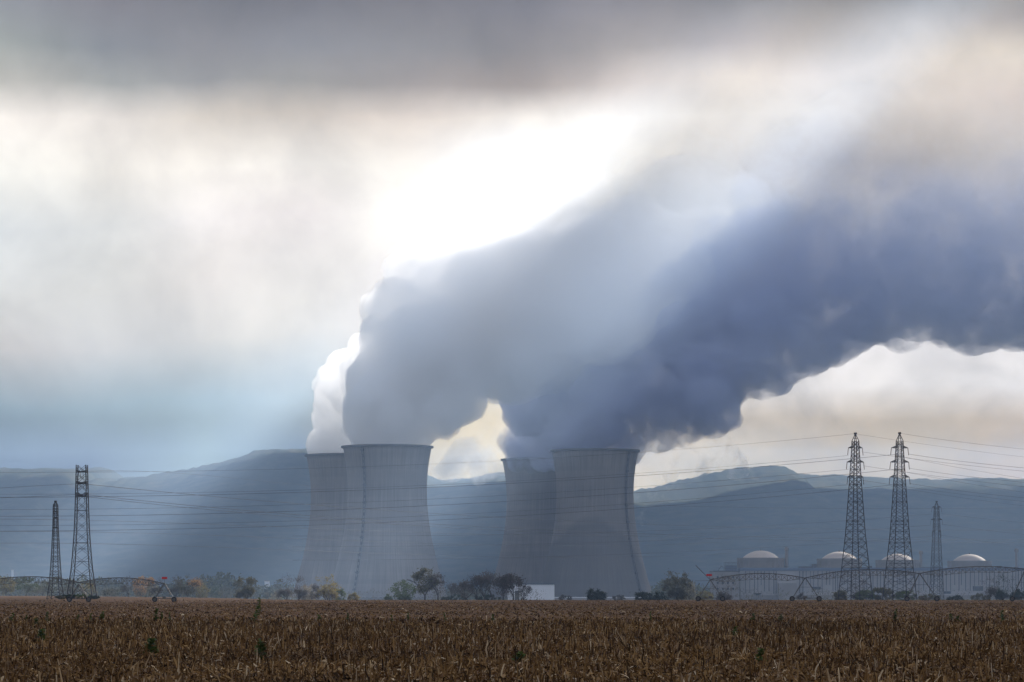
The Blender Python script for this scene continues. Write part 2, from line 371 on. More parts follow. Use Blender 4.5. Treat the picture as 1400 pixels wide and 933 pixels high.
# ------------------------------------------------------------------ terrain
def field_material():
    m = bpy.data.materials.new('stubble_field_soil'); m.use_nodes = True
    t = NT(m.node_tree); b = t.n['Principled BSDF']
    b.inputs['Roughness'].default_value = 1.0; b.inputs['Specular IOR Level'].default_value = 0.05
    pos = t.node('ShaderNodeNewGeometry').outputs['Position']
    big = t.node('ShaderNodeTexNoise', i_Vector=pos, i_Scale=0.02, i_Detail=4.0)
    mid = t.node('ShaderNodeTexNoise', i_Vector=pos, i_Scale=0.6, i_Detail=6.0, i_Roughness=.7)
    fine = t.node('ShaderNodeTexNoise', i_Vector=pos, i_Scale=9.0, i_Detail=6.0, i_Roughness=.75)
    base = t.ramp(fine.outputs['Fac'], [(.30, (.028, .017, .010)), (.5, (.105, .056, .026)), (.68, (.20, .115, .055)), (.8, (.27, .18, .10))])
    mm = t.mix(t.maprange(mid.outputs['Fac'], .3, .7), (.55, .52, .5, 1), (1.25, 1.15, 1.05, 1))
    c = t.mix(1.0, base, mm, 'MULTIPLY')
    mb_ = t.mix(t.maprange(big.outputs['Fac'], .35, .65), (.75, .72, .70, 1), (1.15, 1.12, 1.1, 1))
    c = t.mix(1.0, c, mb_, 'MULTIPLY')
    # tractor lanes slanting across the far corner of the field
    mp = t.node('ShaderNodeMapping'); t.l.new(pos, mp.inputs[0]); mp.inputs['Rotation'].default_value = (0, 0, R(22))
    wv = t.node('ShaderNodeTexWave', wave_type='BANDS', bands_direction='X', i_Scale=0.021, i_Distortion=1.5, i_Detail=2.0)
    wv.inputs['Detail Scale'].default_value = .3
    t.l.new(mp.outputs[0], wv.inputs['Vector'])
    sx_ = t.node('ShaderNodeSeparateXYZ'); t.l.new(pos, sx_.inputs[0])
    lane = t.math('MULTIPLY', t.maprange(wv.outputs['Fac'], .8, 1.0, 0, .5), t.maprange(sx_.outputs[0], -70, -35, 1, 0))
    c = t.mix(lane, c, (.17, .13, .10, 1))
    # beyond the field: rough grass
    sp_ = t.node('ShaderNodeSeparateXYZ'); t.l.new(pos, sp_.inputs[0])
    far = t.maprange(sp_.outputs[1], 1080, 1200)
    c = t.mix(far, c, (.07, .085, .05, 1))
    t.l.new(c, b.inputs['Base Color'])
    bp = t.node('ShaderNodeBump', i_Strength=.6, i_Distance=.05); t.l.new(fine.outputs['Fac'], bp.inputs['Height']); t.l.new(bp.outputs[0], b.inputs['Normal'])
    return m

def make_ground():
    ysr = [-200, -60, 0, 20, 40] + list(range(50, 200, 10)) + list(range(200, 1400, 25)) + [1500, 1700, 2000, 2500, 3200, 4200, 5400, 7000, 9000, 12000]
    us = np.linspace(-1, 1, 281)
    verts = []; faces = []
    for y in ysr:
        half = 900 + max(y, 0) * .6
        for uu in us:
            x = uu * half
            z = ground_z(x, y) if y > 0 else 0.0
            z += .06 * mnoise.noise(Vector((x * .03, y * .03, 0))) * min(1, max(0, y - 30) / 100)
            verts.append((x, y, z))
    n = len(us)
    for j in range(len(ysr) - 1):
        for i in range(n - 1):
            a = j * n + i; faces.append((a, a + 1, a + n + 1, a + n))
    g = mesh_np('ground', verts, faces, 4, field_material(), smooth=True)
    tag(g, 'brown harvested maize field running out to the plain', kind='structure')
make_ground()

def hill_material():
    m = bpy.data.materials.new('wooded_hillside'); m.use_nodes = True
    t = NT(m.node_tree); b = t.n['Principled BSDF']
    b.inputs['Roughness'].default_value = 1.0; b.inputs['Specular IOR Level'].default_value = 0.0
    pos = t.node('ShaderNodeNewGeometry').outputs['Position']
    n1 = t.node('ShaderNodeTexNoise', i_Vector=pos, i_Scale=0.02, i_Detail=8.0, i_Roughness=.7)
    n2 = t.node('ShaderNodeTexNoise', i_Vector=pos, i_Scale=0.0022, i_Detail=4.0)
    c = t.ramp(n1.outputs['Fac'], [(.35, (.022, .030, .028)), (.5, (.048, .056, .044)), (.66, (.095, .082, .058))])
    c = t.mix(t.maprange(n2.outputs['Fac'], .54, .60, 0, .6), c, (.055, .06, .05, 1))
    t.l.new(c, b.inputs['Base Color'])
    return m

def make_hill(name, D, prof, label, depth=2600, seed=0):
    """ridge whose crest follows the silhouette PROF ((px, py) at distance D)"""
    pr = sorted(prof); xs = [p[0] for p in pr]; yy = [p[1] for p in pr]
    ncol, nrow = 700, 34
    x0, x1 = xs[0], xs[-1]
    verts = []; faces = []
    for j in range(nrow):
        v = j / (nrow - 1)             # 0 foot (near) .. .62 crest .. 1 back
        for i in range(ncol):
            px = x0 + (x1 - x0) * i / (ncol - 1)
            py = float(np.interp(px, xs, yy))
            H = (HY - py) / F * D + EYE
            X = (px - 700) / F * D
            if v < .62:
                k = v / .62; prof_h = math.sin(k * math.pi / 2) ** 1.3; Y = D - depth * (1 - k)
            else:
                k = (v - .62) / .38; prof_h = math.cos(k * math.pi / 2) ** 1.0 * .98 + .0; Y = D + depth * .7 * k
            Xw = X * (Y / D if False else 1)
            nn = mnoise.fractal(Vector((X * .0012 + seed, Y * .0012, seed)), .9, 2.1, 6)
            z = H * prof_h * (1 + .16 * nn * math.sin(math.pi * min(v / .62, 1))) - 6
            tr = mnoise.noise(Vector((X * .06, Y * .05, seed + 5))) * 6 + max(0, mnoise.noise(Vector((X * .012, Y * .01, seed + 9)))) * 8
            z += tr * (prof_h ** 2)
            verts.append((Xw, Y, z))
    for j in range(nrow - 1):
        for i in range(ncol - 1):
            a = j * ncol + i; faces.append((a, a + 1, a + ncol + 1, a + ncol))
    o = mesh_np(name, verts, faces, 4, HILLM, smooth=False)
    tag(o, label, kind='structure')
    return o
HILLM = hill_material()
make_hill('hill', 8300, [(-500, 660), (-200, 650), (0, 646), (40, 645), (90, 640), (145, 638), (158, 642), (168, 652), (185, 648), (195, 654), (212, 650), (240, 648), (265, 645), (300, 638), (330, 630), (370, 620), (400, 615), (440, 614), (500, 622), (560, 640), (600, 655), (640, 652), (680, 645), (720, 650), (800, 668), (860, 672), (920, 660), (960, 648), (1000, 644), (1040, 639), (1055, 640), (1070, 650), (1100, 653), (1160, 655), (1230, 658), (1280, 656), (1330, 652), (1400, 656), (1500, 650), (1700, 640), (2000, 660)],
          'long wooded ridge fading blue behind the cooling towers', seed=3)

# ------------------------------------------------------------------ cooling towers
def concrete_shell():
    m = bpy.data.materials.new('weathered_shell_concrete'); m.use_nodes = True
    t = NT(m.node_tree); b = t.n['Principled BSDF']
    b.inputs['Roughness'].default_value = .9; b.inputs['Specular IOR Level'].default_value = .15
    tc = t.node('ShaderNodeTexCoord').outputs['Object']
    s = t.node('ShaderNodeSeparateXYZ'); t.l.new(tc, s.inputs[0])
    ang = t.math('ARCTAN2', s.outputs[1], s.outputs[0])
    # lift joints
    z = s.outputs[2]
    ring = t.math('FRACT', t.math('DIVIDE', z, 3.2))
    joint = t.math('MULTIPLY', t.maprange(ring, 0, .10, 1, 0), .06)
    ringid = t.math('FLOOR', t.math('DIVIDE', z, 3.2))
    wn = t.node('ShaderNodeTexWhiteNoise', noise_dimensions='1D'); t.l.new(ringid, wn.inputs['W'])
    shade = t.maprange(wn.outputs['Value'], 0, 1, .94, 1.05)
    # vertical wind ribs
    rib = t.math('FRACT', t.math('MULTIPLY', ang, 72 / (2 * math.pi)))
    ribl = t.math('MULTIPLY', t.maprange(t.math('ABSOLUTE', t.math('SUBTRACT', rib, .5)), 0, .12, 1, 0), .06)
    # streaks
    cv = t.node('ShaderNodeCombineXYZ'); t.l.new(t.math('MULTIPLY', ang, 40.0), cv.inputs[0]); t.l.new(t.math('MULTIPLY', z, .03), cv.inputs[1])
    st = t.node('ShaderNodeTexNoise', i_Vector=cv.outputs[0], i_Scale=1.0, i_Detail=5.0)
    bg_ = t.node('ShaderNodeTexNoise', i_Vector=tc, i_Scale=.03, i_Detail=5.0)
    c = t.ramp(st.outputs['Fac'], [(.3, (.165, .152, .146)), (.7, (.225, .208, .198))])
    c = t.mix(1.0, c, t.mix(t.maprange(bg_.outputs['Fac'], .3, .7), (.82, .82, .84, 1), (1.12, 1.1, 1.08, 1)), 'MULTIPLY')
    k = t.math('MULTIPLY', shade, t.math('SUBTRACT', 1.0, t.math('ADD', joint, ribl)))
    sc = t.node('ShaderNodeVectorMath', operation='SCALE'); t.l.new(c, sc.inputs[0]); t.l.new(k, sc.inputs['Scale'])
    col = sc.outputs[0]
    t.l.new(col, b.inputs['Base Color'])
    return m, t, b, tc, col, s

SHELL = concrete_shell()[0]
def patched_shell():
    """the shell with the big dark patch on its face (an arched darker area low on the side towards the field)"""
    m, t, b, tc, col, s = concrete_shell(); m.name = 'dark_patch_shell_concrete'
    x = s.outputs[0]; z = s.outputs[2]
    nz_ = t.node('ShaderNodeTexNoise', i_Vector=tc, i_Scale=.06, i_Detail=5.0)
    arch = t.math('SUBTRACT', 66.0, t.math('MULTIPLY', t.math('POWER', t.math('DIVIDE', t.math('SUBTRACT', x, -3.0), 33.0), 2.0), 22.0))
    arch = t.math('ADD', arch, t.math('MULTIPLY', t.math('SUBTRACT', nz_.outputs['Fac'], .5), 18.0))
    f = t.maprange(t.math('SUBTRACT', arch, z), -5, 5, 0, .6, smooth=True)  # blends to a darker tone below an arched line
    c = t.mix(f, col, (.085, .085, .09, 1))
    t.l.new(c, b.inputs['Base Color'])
    return m
PATCHED = patched_shell()
RIMM = mat('rim_concrete', (.13, .13, .135), .9, noise_scale=.2)
LADM = mat('galvanised_ladder', (.10, .10, .115), .6, .3, noise_scale=.4)

def tower_r(z):
    # radii in metres from the silhouette: rim 37.5, throat 33 at 91 m, foot 50
    if z >= 91: return 33.1 + (z - 91) ** 2 * (4.2 / 37 ** 2)
    return math.sqrt(33.1 ** 2 * (1 + ((91 - z) / 78.0) ** 2)) * 1.0

def make_tower(px, D, H, shellm, label, lad):
    base = gpos(px, D); t = empty('cooling_tower', base)
    k = H / 128.0
    prof = [(tower_r(z) * k, z * k) for z in np.linspace(2, 127, 60)]
    inner = [((tower_r(z) - .9) * k, z * k) for z in np.linspace(127, 2, 40)]
    mb = MB(); mb.lathe(prof + inner + [prof[0]], 128); mb.build('shell', shellm, t, smooth=True)
    mb = MB(); rr = tower_r(127) * k
    mb.lathe([(rr - 1.0, 127 * k), (rr + .05, 126.2 * k), (rr + 1.5, 126.6 * k), (rr + 1.6, 128 * k), (rr - 1.0, 128 * k), (rr - 1.0, 127 * k)], 128)
    mb.build('rim_walkway', RIMM, t)
    mb = MB(); n = 44; rb = tower_r(2) * k; r0 = rb + 1
    for i in range(n):
        a0 = 2 * math.pi * i / n
        for s_ in (-.5, .5):
            a1 = a0 + s_ * 2 * math.pi / n
            mb.bar((r0 * math.cos(a0), r0 * math.sin(a0), .5), (rb * math.cos(a1), rb * math.sin(a1), 2.4 * k), .5, n=6)
    c = mb.build('support_column', SHELL, t); c['kind'] = 'stuff'
    mb = MB(); mb.lathe([(r0 + 3, -3), (r0 + 3, 1.5), (r0 + 2, 1.5), (r0 + 2, -3)], 96); mb.build('basin_wall', SHELL, t)
    # inner fill so that one does not look through between the columns
    mb = MB(); mb.lathe([(rb * .9, -2), (rb * .9, 3)], 64); mb.build('fill_pack', RIMM, t)
    # ladder and its landings on the side facing the field
    mb = MB(); th = math.radians(lad)
    zs = np.linspace(8, 126, 50)
    for i in range(len(zs) - 1):
        for off in (-.9, .9):
            p = []
            for z in (zs[i], zs[i + 1]):
                r = tower_r(z) * k + .8; dx = off / r
                p.append((r * math.cos(th + dx), r * math.sin(th + dx), z * k))
            mb.bar(p[0], p[1], .42)
        if i % 6 == 0:
            r = tower_r(zs[i]) * k + 1.2
            mb.box((r * math.cos(th), r * math.sin(th), zs[i] * k), (1.2, 3.0, 1.2), th)
        if i % 2 == 0:
            r = tower_r(zs[i]) * k + .9
            mb.box((r * math.cos(th), r * math.sin(th), zs[i] * k), (.4, 1.3, 2.6), th)
    mb.build('ladder', LADM, t)
    tag(t, label, 'cooling tower', 'cooling towers')
    return t
def lad_angle(px, cx, D, r=33.1):
    X = (px - cx) / F * D
    return -90 + math.degrees(math.asin(max(-1, min(1, X / r))))
def TH(py, D, px): return EYE + (HY - py) / F * D - ground_z((px - 700) / F * D, D)
make_tower(529.5, 2400, TH(607.5, 2365, 529), SHELL, 'tall cooling tower with dark ladder line standing before the shorter one left of the gap', lad_angle(501, 529.5, 2400))
make_tower(476, 2560, TH(620, 2530, 476), SHELL, 'cooling tower half hidden at the far end of the row, nearest the lone field pylons', lad_angle(430, 476, 2560) - 120)
make_tower(813.5, 2430, TH(613, 2395, 813), PATCHED, 'front cooling tower with big dark patch, beside the reactor buildings', lad_angle(855, 813.5, 2430))
make_tower(742, 2620, TH(626, 2590, 742), SHELL, 'dark cooling tower half hidden behind the one with the dark patch', lad_angle(720, 742, 2620) - 120)
# ------------------------------------------------------------------ steam
def plume_material(name, dens, edge, scale, alb, lo, hi, floor, prof, g=.3, down=(0, 1, 1)):
    m = bpy.data.materials.new(name); m.use_nodes = True
    t = NT(m.node_tree); t.n.clear()
    tr = t.node('ShaderNodeBsdfTransparent')
    df = t.node('ShaderNodeBsdfDiffuse'); df.inputs[0].default_value = (.9, .9, .9, 1)
    mx = t.node('ShaderNodeMixShader'); mx.inputs[0].default_value = edge
    t.l.new(tr.outputs[0], mx.inputs[1]); t.l.new(df.outputs[0], mx.inputs[2])
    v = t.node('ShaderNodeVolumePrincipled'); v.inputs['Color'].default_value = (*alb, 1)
    v.inputs['Anisotropy'].default_value = g
    pos = t.node('ShaderNodeNewGeometry').outputs['Position']
    sz = t.node('ShaderNodeSeparateXYZ'); t.l.new(pos, sz.inputs[0])
    n = t.node('ShaderNodeTexNoise', i_Vector=pos, i_Scale=scale, i_Detail=5.0, i_Roughness=.68)
    nf = t.node('ShaderNodeTexNoise', i_Vector=pos, i_Scale=scale * 4.3, i_Detail=4.0, i_Roughness=.65)
    fac = t.math('ADD', t.math('MULTIPLY', n.outputs['Fac'], .72), t.math('MULTIPLY', nf.outputs['Fac'], .28))
    d = t.maprange(fac, lo, hi, floor, 1.0)
    d = t.math('MULTIPLY', d, t.maprange(sz.outputs[0], down[0], down[1], 1.0, down[2]))
    # steam thins as it rises and mixes with dry air
    zz = t.ramp(t.math('DIVIDE', sz.outputs[2], 500.0), [(z / 500.0, (k, k, k)) for z, k in prof])
    d = t.math('MULTIPLY', t.math('MULTIPLY', d, zz), dens)
    t.l.new(d, v.inputs['Density'])
    o = t.node('ShaderNodeOutputMaterial'); t.l.new(v.outputs[0], o.inputs['Volume']); t.l.new(mx.outputs[0], o.inputs['Surface'])
    return m

def make_plume(name, balls, D0, seed, voxel, mtl, label, bump=(9, 5), npuff=5, depth=1.0):
    rnd = random.Random(seed)
    bm = bmesh.new()
    for (px, py, r, dd) in balls:
        D = D0 + dd; c = at(px, py, D); rad = r / F * D
        def ball(c, rad, sub=3):
            res = bmesh.ops.create_icosphere(bm, subdivisions=sub, radius=rad)
            for v in res['verts']: v.co = v.co + c
        ball(c, rad)
        for k in range(npuff):
            d = Vector((rnd.gauss(0, 1), rnd.gauss(0, 1), rnd.gauss(0, 1))).normalized()
            ball(c + d * rad * .8, rad * rnd.uniform(.28, .5), 2)
    me = bpy.data.meshes.new(name); bm.to_mesh(me); bm.free()
    o = bpy.data.objects.new(name, me); COL.objects.link(o)
    rm = o.modifiers.new('r', 'REMESH'); rm.mode = 'VOXEL'; rm.voxel_size = voxel
    for i, (size, st) in enumerate(((38, bump[0]), (14, bump[1]))):
        tx = bpy.data.textures.new('puff%d' % i, 'VORONOI'); tx.noise_scale = size
        tx.distance_metric = 'DISTANCE_SQUARED'
        dm = o.modifiers.new('d%d' % i, 'DISPLACE'); dm.texture = tx; dm.texture_coords = 'GLOBAL'; dm.strength = -st; dm.mid_level = .35
    tx = bpy.data.textures.new('fine', 'CLOUDS'); tx.noise_scale = 9; tx.noise_depth = 4
    dm = o.modifiers.new('f', 'DISPLACE'); dm.texture = tx; dm.texture_coords = 'GLOBAL'; dm.strength = 8; dm.mid_level = .5
    rm2 = o.modifiers.new('r2', 'REMESH'); rm2.mode = 'VOXEL'; rm2.voxel_size = voxel * .85
    dg = bpy.context.evaluated_depsgraph_get(); dg.update()
    ev = o.evaluated_get(dg); nm = bpy.data.meshes.new_from_object(ev)
    o.modifiers.clear(); o.data = nm
    nm.materials.clear(); nm.materials.append(mtl)
    for p in nm.polygons: p.use_smooth = True
    print(name, len(nm.polygons))
    tag(o, label, 'steam plume', 'steam from the cooling towers')
    return o
LEFT = [(444,607,26,150),(455,600,24,150),(436,600,16,150),(452,578,26,140),(458,552,30,130),(455,522,24,110),(470,505,24,100),(480,545,30,100),(500,480,24,60),
        (530,600,52,0),(560,590,36,-5),(505,585,34,10),(530,560,58,0),(515,520,45,20),(560,520,60,10),(540,470,48,30),(520,450,26,40),(545,425,48,40),(590,480,75,20),(600,560,40,0),
        (560,375,34,60),(600,400,60,60),(545,380,18,50),(600,365,32,80),(640,350,40,90),(660,420,85,60),(620,540,45,20),(690,350,45,110),(720,400,95,90),(700,480,70,50),
        (760,340,60,130),(800,400,100,120),(840,310,60,160),(860,350,90,170),(880,250,40,200),(930,290,80,230),(1000,290,60,150),(815,375,70,110),(800,340,50,130),(900,280,50,200),(820,290,50,160),(1000,320,80,230),(900,330,60,180),(870,300,60,170),(890,380,70,100),(830,430,70,10),(770,470,60,60),(880,430,50,50),(840,480,40,80),(925,370,50,30),(965,315,40,50),(810,365,75,40),(865,340,75,80),(910,345,60,60),(490,575,24,70),(497,530,28,70),(500,495,30,70),(905,410,35,10),(740,420,60,30),(925,270,60,150),(970,235,45,160),(1000,285,50,140),(950,210,28,170)]
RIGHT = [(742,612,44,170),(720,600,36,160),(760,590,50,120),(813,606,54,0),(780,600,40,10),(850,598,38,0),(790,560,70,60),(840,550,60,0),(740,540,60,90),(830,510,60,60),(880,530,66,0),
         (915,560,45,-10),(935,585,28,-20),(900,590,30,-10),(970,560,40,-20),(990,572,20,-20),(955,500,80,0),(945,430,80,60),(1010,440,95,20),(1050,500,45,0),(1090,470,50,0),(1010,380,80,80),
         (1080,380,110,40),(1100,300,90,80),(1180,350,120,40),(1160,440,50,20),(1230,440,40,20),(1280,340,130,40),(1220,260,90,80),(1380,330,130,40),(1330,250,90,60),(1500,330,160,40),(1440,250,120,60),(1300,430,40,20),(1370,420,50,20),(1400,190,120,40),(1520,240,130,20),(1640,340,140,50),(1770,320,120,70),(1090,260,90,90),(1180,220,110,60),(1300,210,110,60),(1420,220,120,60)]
make_plume('steam_plume', LEFT, 2400, 1, 3.0, plume_material('steam_left', .056, .012, .022, (.999, .999, 1.0), .34, .52, .45, [(120, 1.8), (200, 1.6), (250, 1.1), (290, .8), (320, .7), (350, .5), (380, .28), (410, .06)], .4, (-60, 130, .30)), 'white sunlit steam plume billowing from the pair of cooling towers nearest the field pylons')
make_plume('steam_plume', RIGHT, 2430, 2, 3.2, plume_material('steam_right_shade_tint', .14, .012, .022, (.69, .73, .86), .41, .55, .02, [(120, 1), (170, .7), (250, .5), (300, .25), (340, .08), (380, .025), (430, .008), (480, .003)], .3, (150, 450, .6)), 'dark grey steam plume, shade put into its colour, drifting from the cooling towers beside the reactors')  # steam itself is white; the grey-blue albedo paints in the plume's shade

CLOUDM = plume_material('low_cloud_vapour', .05, .0015, .011, (.985, .985, .985), .50, .66, .0, [(0, 1), (500, 1)], .5)
def low_cloud(balls, D0, seed, label):
    o = make_plume('low_cloud', balls, D0, seed, 9, CLOUDM, label, bump=(16, 8)); o['category'] = 'cloud'; o['group'] = 'low clouds hanging on the ridge'
low_cloud([(868,640,26,0),(885,665,24,0),(905,650,22,0),(925,640,26,60),(900,620,30,0),(950,630,24,60),(875,700,18,0),(985,620,26,80),(895,690,14,0),(1010,640,18,80)], 4700, 21, 'torn low cloud over the ridge beside the dark-patched tower')
low_cloud([(618,640,22,0),(640,620,26,0),(665,630,24,0),(650,645,20,0),(680,610,22,0),(600,650,14,0),(690,640,14,0)], 4700, 22, 'bright low cloud in the gap between the two tower pairs')
# ------------------------------------------------------------------ steel lattice pylons
STEEL = mat('weathered_steel', (.032, .03, .033), .65, .3, noise_scale=.6, var=.35)
GLASSI = mat('insulator_glass', (.06, .06, .06), .3)
WIREM = mat('aluminium_conductor', (.06, .06, .068), .6, .5)

def lattice(mb, prof, npan, rl, rb, skip_h=False):
    """square mast along z: PROF [(z, half width)], NPAN panels of X bracing per face"""
    zs_ = [p[0] for p in prof]; ws = [p[1] for p in prof]
    # panel heights follow the width
    z = zs_[0]; cuts = [z]
    tot = zs_[-1] - zs_[0]
    wsum = [float(np.interp(zs_[0] + tot * (i + .5) / npan, zs_, ws)) for i in range(npan)]
    m = sum(wsum) / len(wsum)
    hs = [(.45 * m + x) for x in wsum]; s = tot / sum(hs)
    for h in hs: z += h * s; cuts.append(z)
    C4 = ((-1, -1), (1, -1), (1, 1), (-1, 1))
    P = lambda k, z: Vector((C4[k][0] * float(np.interp(z, zs_, ws)), C4[k][1] * float(np.interp(z, zs_, ws)), z))
    for i in range(npan):
        a, b = cuts[i], cuts[i + 1]
        for k in range(4):
            k2 = (k + 1) % 4
            mb.bar(P(k, a), P(k, b), rl)
            mb.bar(P(k, a), P(k2, b), rb); mb.bar(P(k2, a), P(k, b), rb)
            if i % 3 == 0: mb.bar(P(k, b), P(k2, b), rb * 1.3)
            mid = (a + b) / 2
            if (b - a) * s > 0 and wsum[i] > m * 1.1:      # redundant members in the big lower panels
                mb.bar(P(k, mid), (P(k, a) + P(k2, b)) / 2, rb * .7); mb.bar(P(k2, mid), (P(k, a) + P(k2, b)) / 2, rb * .7)

def crossarm(parent, z, half_body, reach, side, drop, ins, rl=.11, rb=.06, lift=None, back=0.0):
    lift = lift or reach * .28
    mb = MB(); tip = Vector((side * reach, 0, z + .1))
    r = [Vector((side * half_body, s * half_body, z)) for s in (-1, 1)]
    u = [Vector((side * half_body * .9, s * half_body * .9, z + lift)) for s in (-1, 1)]
    for p in r + u: mb.bar(p, tip, rl)
    for t_ in (.25, .5, .75):
        q = [p.lerp(tip, t_) for p in r]; qu = [p.lerp(tip, t_) for p in u]
        mb.bar(q[0], q[1], rb)
        for i in (0, 1): mb.bar(q[i], qu[i], rb); mb.bar(q[i], u[i].lerp(tip, t_ - .25), rb)
    arm = mb.build('crossarm', STEEL, parent)
    if ins:
        mb = MB(); a = tip; b = tip + Vector((side * drop * .12, 0, -drop))
        mb.bar(a, b, ins * .45, n=6)
        n = 9
        for i in range(n):
            c = a.lerp(b, (i + .5) / n); d = (b - a).normalized() * drop / n * .28
            mb.bar(c - d, c + d, ins, ins * .6, n=8)
        mb.build('insulator', GLASSI, parent)
    return tip

def make_pylon(px, D, top_py, prof_px, npan, arms, rot, label, group, rl=.15, rb=.07, peak=True, flat=False, drop_px=10, ins=.16):
    base = gpos(px, D); t = empty('electricity_pylon', base, rot); S = D / F
    H = TH(top_py, D, px)
    zf = lambda py: TH(py, D, px)
    prof = [(0 if i == 0 else zf(py), w_ * S) for i, (py, w_) in enumerate(prof_px)]
    mb = MB(); lattice(mb, prof, npan, rl, rb)
    # leg feet in the ground
    w0 = prof[0][1]
    for sx in (-1, 1):
        for sy in (-1, 1): mb.bar((sx * w0, sy * w0, -1.2), (sx * w0, sy * w0, .05), rl * 1.6)
    mb.build('lattice_mast', STEEL, t)
    if peak:
        mb = MB(); zt, wt = prof[-1]
        for sx in (-1, 1):
            for sy in (-1, 1): mb.bar((sx * wt, sy * wt, zt), (0, 0, H), rl * .8)
        for k in (.35, .7):
            ww = wt * (1 - k); z = zt + (H - zt) * k
            for a, b in (((-1, -1), (1, -1)), ((1, -1), (1, 1)), ((1, 1), (-1, 1)), ((-1, 1), (-1, -1))):
                mb.bar((a[0] * ww, a[1] * ww, z), (b[0] * ww, b[1] * ww, z), rb)
        mb.box((0, 0, H), (rl * 5, rl * 5, rl * 4))
        mb.build('earth_peak', STEEL, t)
    for (py, reach, sides) in arms:
        z = zf(py); hb = float(np.interp(z, [p[0] for p in prof], [p[1] for p in prof]))
        for s in sides:
            crossarm(t, z, hb, reach * S, s, drop_px * S, ins, rl * .75, rb * .8)
    tag(t, label, 'pylon', group)
    return t

make_pylon(1169.5, 960, 593, [(822, 18), (775, 13.5), (730, 9.8), (690, 7.6), (652, 5.6), (631, 4.6), (611, 3.6), (603, 3.4)], 26,
           [(613, 11, (-1, 1)), (632.5, 13, (-1, 1)), (653, 12, (-1, 1))], R(24),
           'tall lattice pylon with arms turned edge-on, beside its wide-armed twin', 'tall lattice pylons by the reactors')
make_pylon(1230, 960, 592.5, [(822, 18.5), (775, 14), (730, 10), (690, 7.8), (652, 5.8), (631, 4.8), (611, 3.8), (603, 3.6)], 26,
           [(613, 12, (-1, 1)), (632.5, 13.2, (-1, 1)), (653, 14.2, (-1, 1))], R(15),
           'tall lattice pylon with three pairs of wide arms, nearer to the short pylon', 'tall lattice pylons by the reactors')
make_pylon(1280.5, 1500, 686, [(820, 8.2), (780, 6.2), (740, 4.6), (725, 3.9), (695, 2.6), (693, 2.5)], 18,
           [(694, 6.5, (-1, 1)), (711, 8, (-1, 1)), (727, 6.2, (-1, 1))], R(12),
           'short grey lattice pylon with small arms in front of the long pale hall', 'electricity pylons', rl=.17, rb=.09, drop_px=7, ins=.14)
make_pylon(112, 620, 634, [(822, 17.5), (775, 12), (730, 9), (700, 8), (640, 6.6), (636, 6.6)], 12,
           [(662, 13, (-1, 1)), (679, 17, (-1, 1)), (646, 8, (-1, 1))], R(87),
           'broad flat-topped lattice pylon standing over bushes in the field', 'pylons in the stubble field', rl=.12, rb=.05, peak=False, drop_px=8, ins=.07)
make_pylon(76, 600, 686, [(826, 9.5), (800, 6.8), (760, 4.6), (720, 3.0), (692, 2.6), (690, 2.3)], 22,
           [(700, 6, (-1, 1)), (709, 8, (-1, 1)), (722, 7, (-1, 1))], R(80),
           'narrow pointed lattice pylon standing in the field next to the broad one', 'pylons in the stubble field', rl=.09, rb=.04, drop_px=6, ins=.06)

# flat top frame of the broad pylon
# ------------------------------------------------------------------ wires
def wire(pts, D0, D1, r, label, group):
    xs = [p[0] for p in pts]; yy = [p[1] for p in pts]
    n = 60; X = np.linspace(xs[0], xs[-1], n)
    deg = min(3, len(pts) - 1)
    co = np.polyfit(np.array(xs) - 700.0, yy, deg); Y = np.polyval(co, X - 700.0)
    P = []
    for i in range(n):
        k = i / (n - 1); P.append(at(X[i], Y[i], D0 + (D1 - D0) * k))
    mb = MB()
    for a, b in zip(P, P[1:]): mb.bar(a, b, r, n=5)
    o = mb.build('power_line', WIREM)
    tag(o, label, 'power line', group)
    return o
GB = 'wires of the tall pylons'
WR = .048
wire([(-60, 646), (120, 646), (420, 641), (590, 634), (876, 619), (1169, 593)], 960, 960, WR * .7, 'thin topmost earth wire sagging from the tip of the edge-on pylon across the whole view', GB)
wire([(-60, 680.5), (120, 679), (420, 673), (580, 667), (694, 662), (870, 650.6), (1159, 627), (1227, 622)], 900, 960, WR * 1.25, 'heavy upper wire from the wide-armed pylon crossing the cooling towers near their throats', GB)
wire([(-60, 706), (123, 705.4), (420, 698.6), (580, 691.7), (694, 686), (870, 674), (1159, 648), (1227, 642)], 900, 960, WR * 1.25, 'heavy middle wire from the wide-armed pylon crossing below the tower throats', GB)
wire([(-60, 727), (123, 724.5), (420, 719), (580, 712), (694, 707), (870, 694), (1159, 669), (1227, 663)], 900, 960, WR * 1.1, 'heavy lowest wire from the wide-armed pylon towards the field', GB)
wire([(-60, 676), (120, 675), (420, 670.5), (694, 658), (870, 647.5), (1160, 623)], 930, 960, WR * .8, 'thin upper wire from the edge-on pylon just above the heavy upper wire', GB)
wire([(-60, 697), (123, 696), (420, 690), (694, 677), (870, 666), (1160, 642)], 930, 960, WR * .8, 'thin middle wire from the edge-on pylon just above the heavy middle wire', GB)
wire([(-60, 719), (123, 718), (420, 712), (694, 700), (870, 688), (1160, 663)], 930, 960, WR * .8, 'thin lowest wire from the edge-on pylon just above the heavy lowest wire', GB)
GL = 'wires of the broad flat-topped pylon'
wire([(-60, 671), (0, 667.5), (60, 664), (112, 661.5)], 600, 620, WR * .65, 'upper wire leaving the broad pylon away from the cooling towers', GL)
wire([(112, 661.5), (260, 676), (417, 690), (695, 707.7), (874, 717), (1159, 724), (1460, 724)], 620, 1500, WR * 1.1, 'upper of the three wires slanting down from the broad pylon', GL)
wire([(-60, 683), (0, 681), (112, 676)], 600, 620, WR * .65, 'lower wire leaving the broad pylon away from the cooling towers', GL)
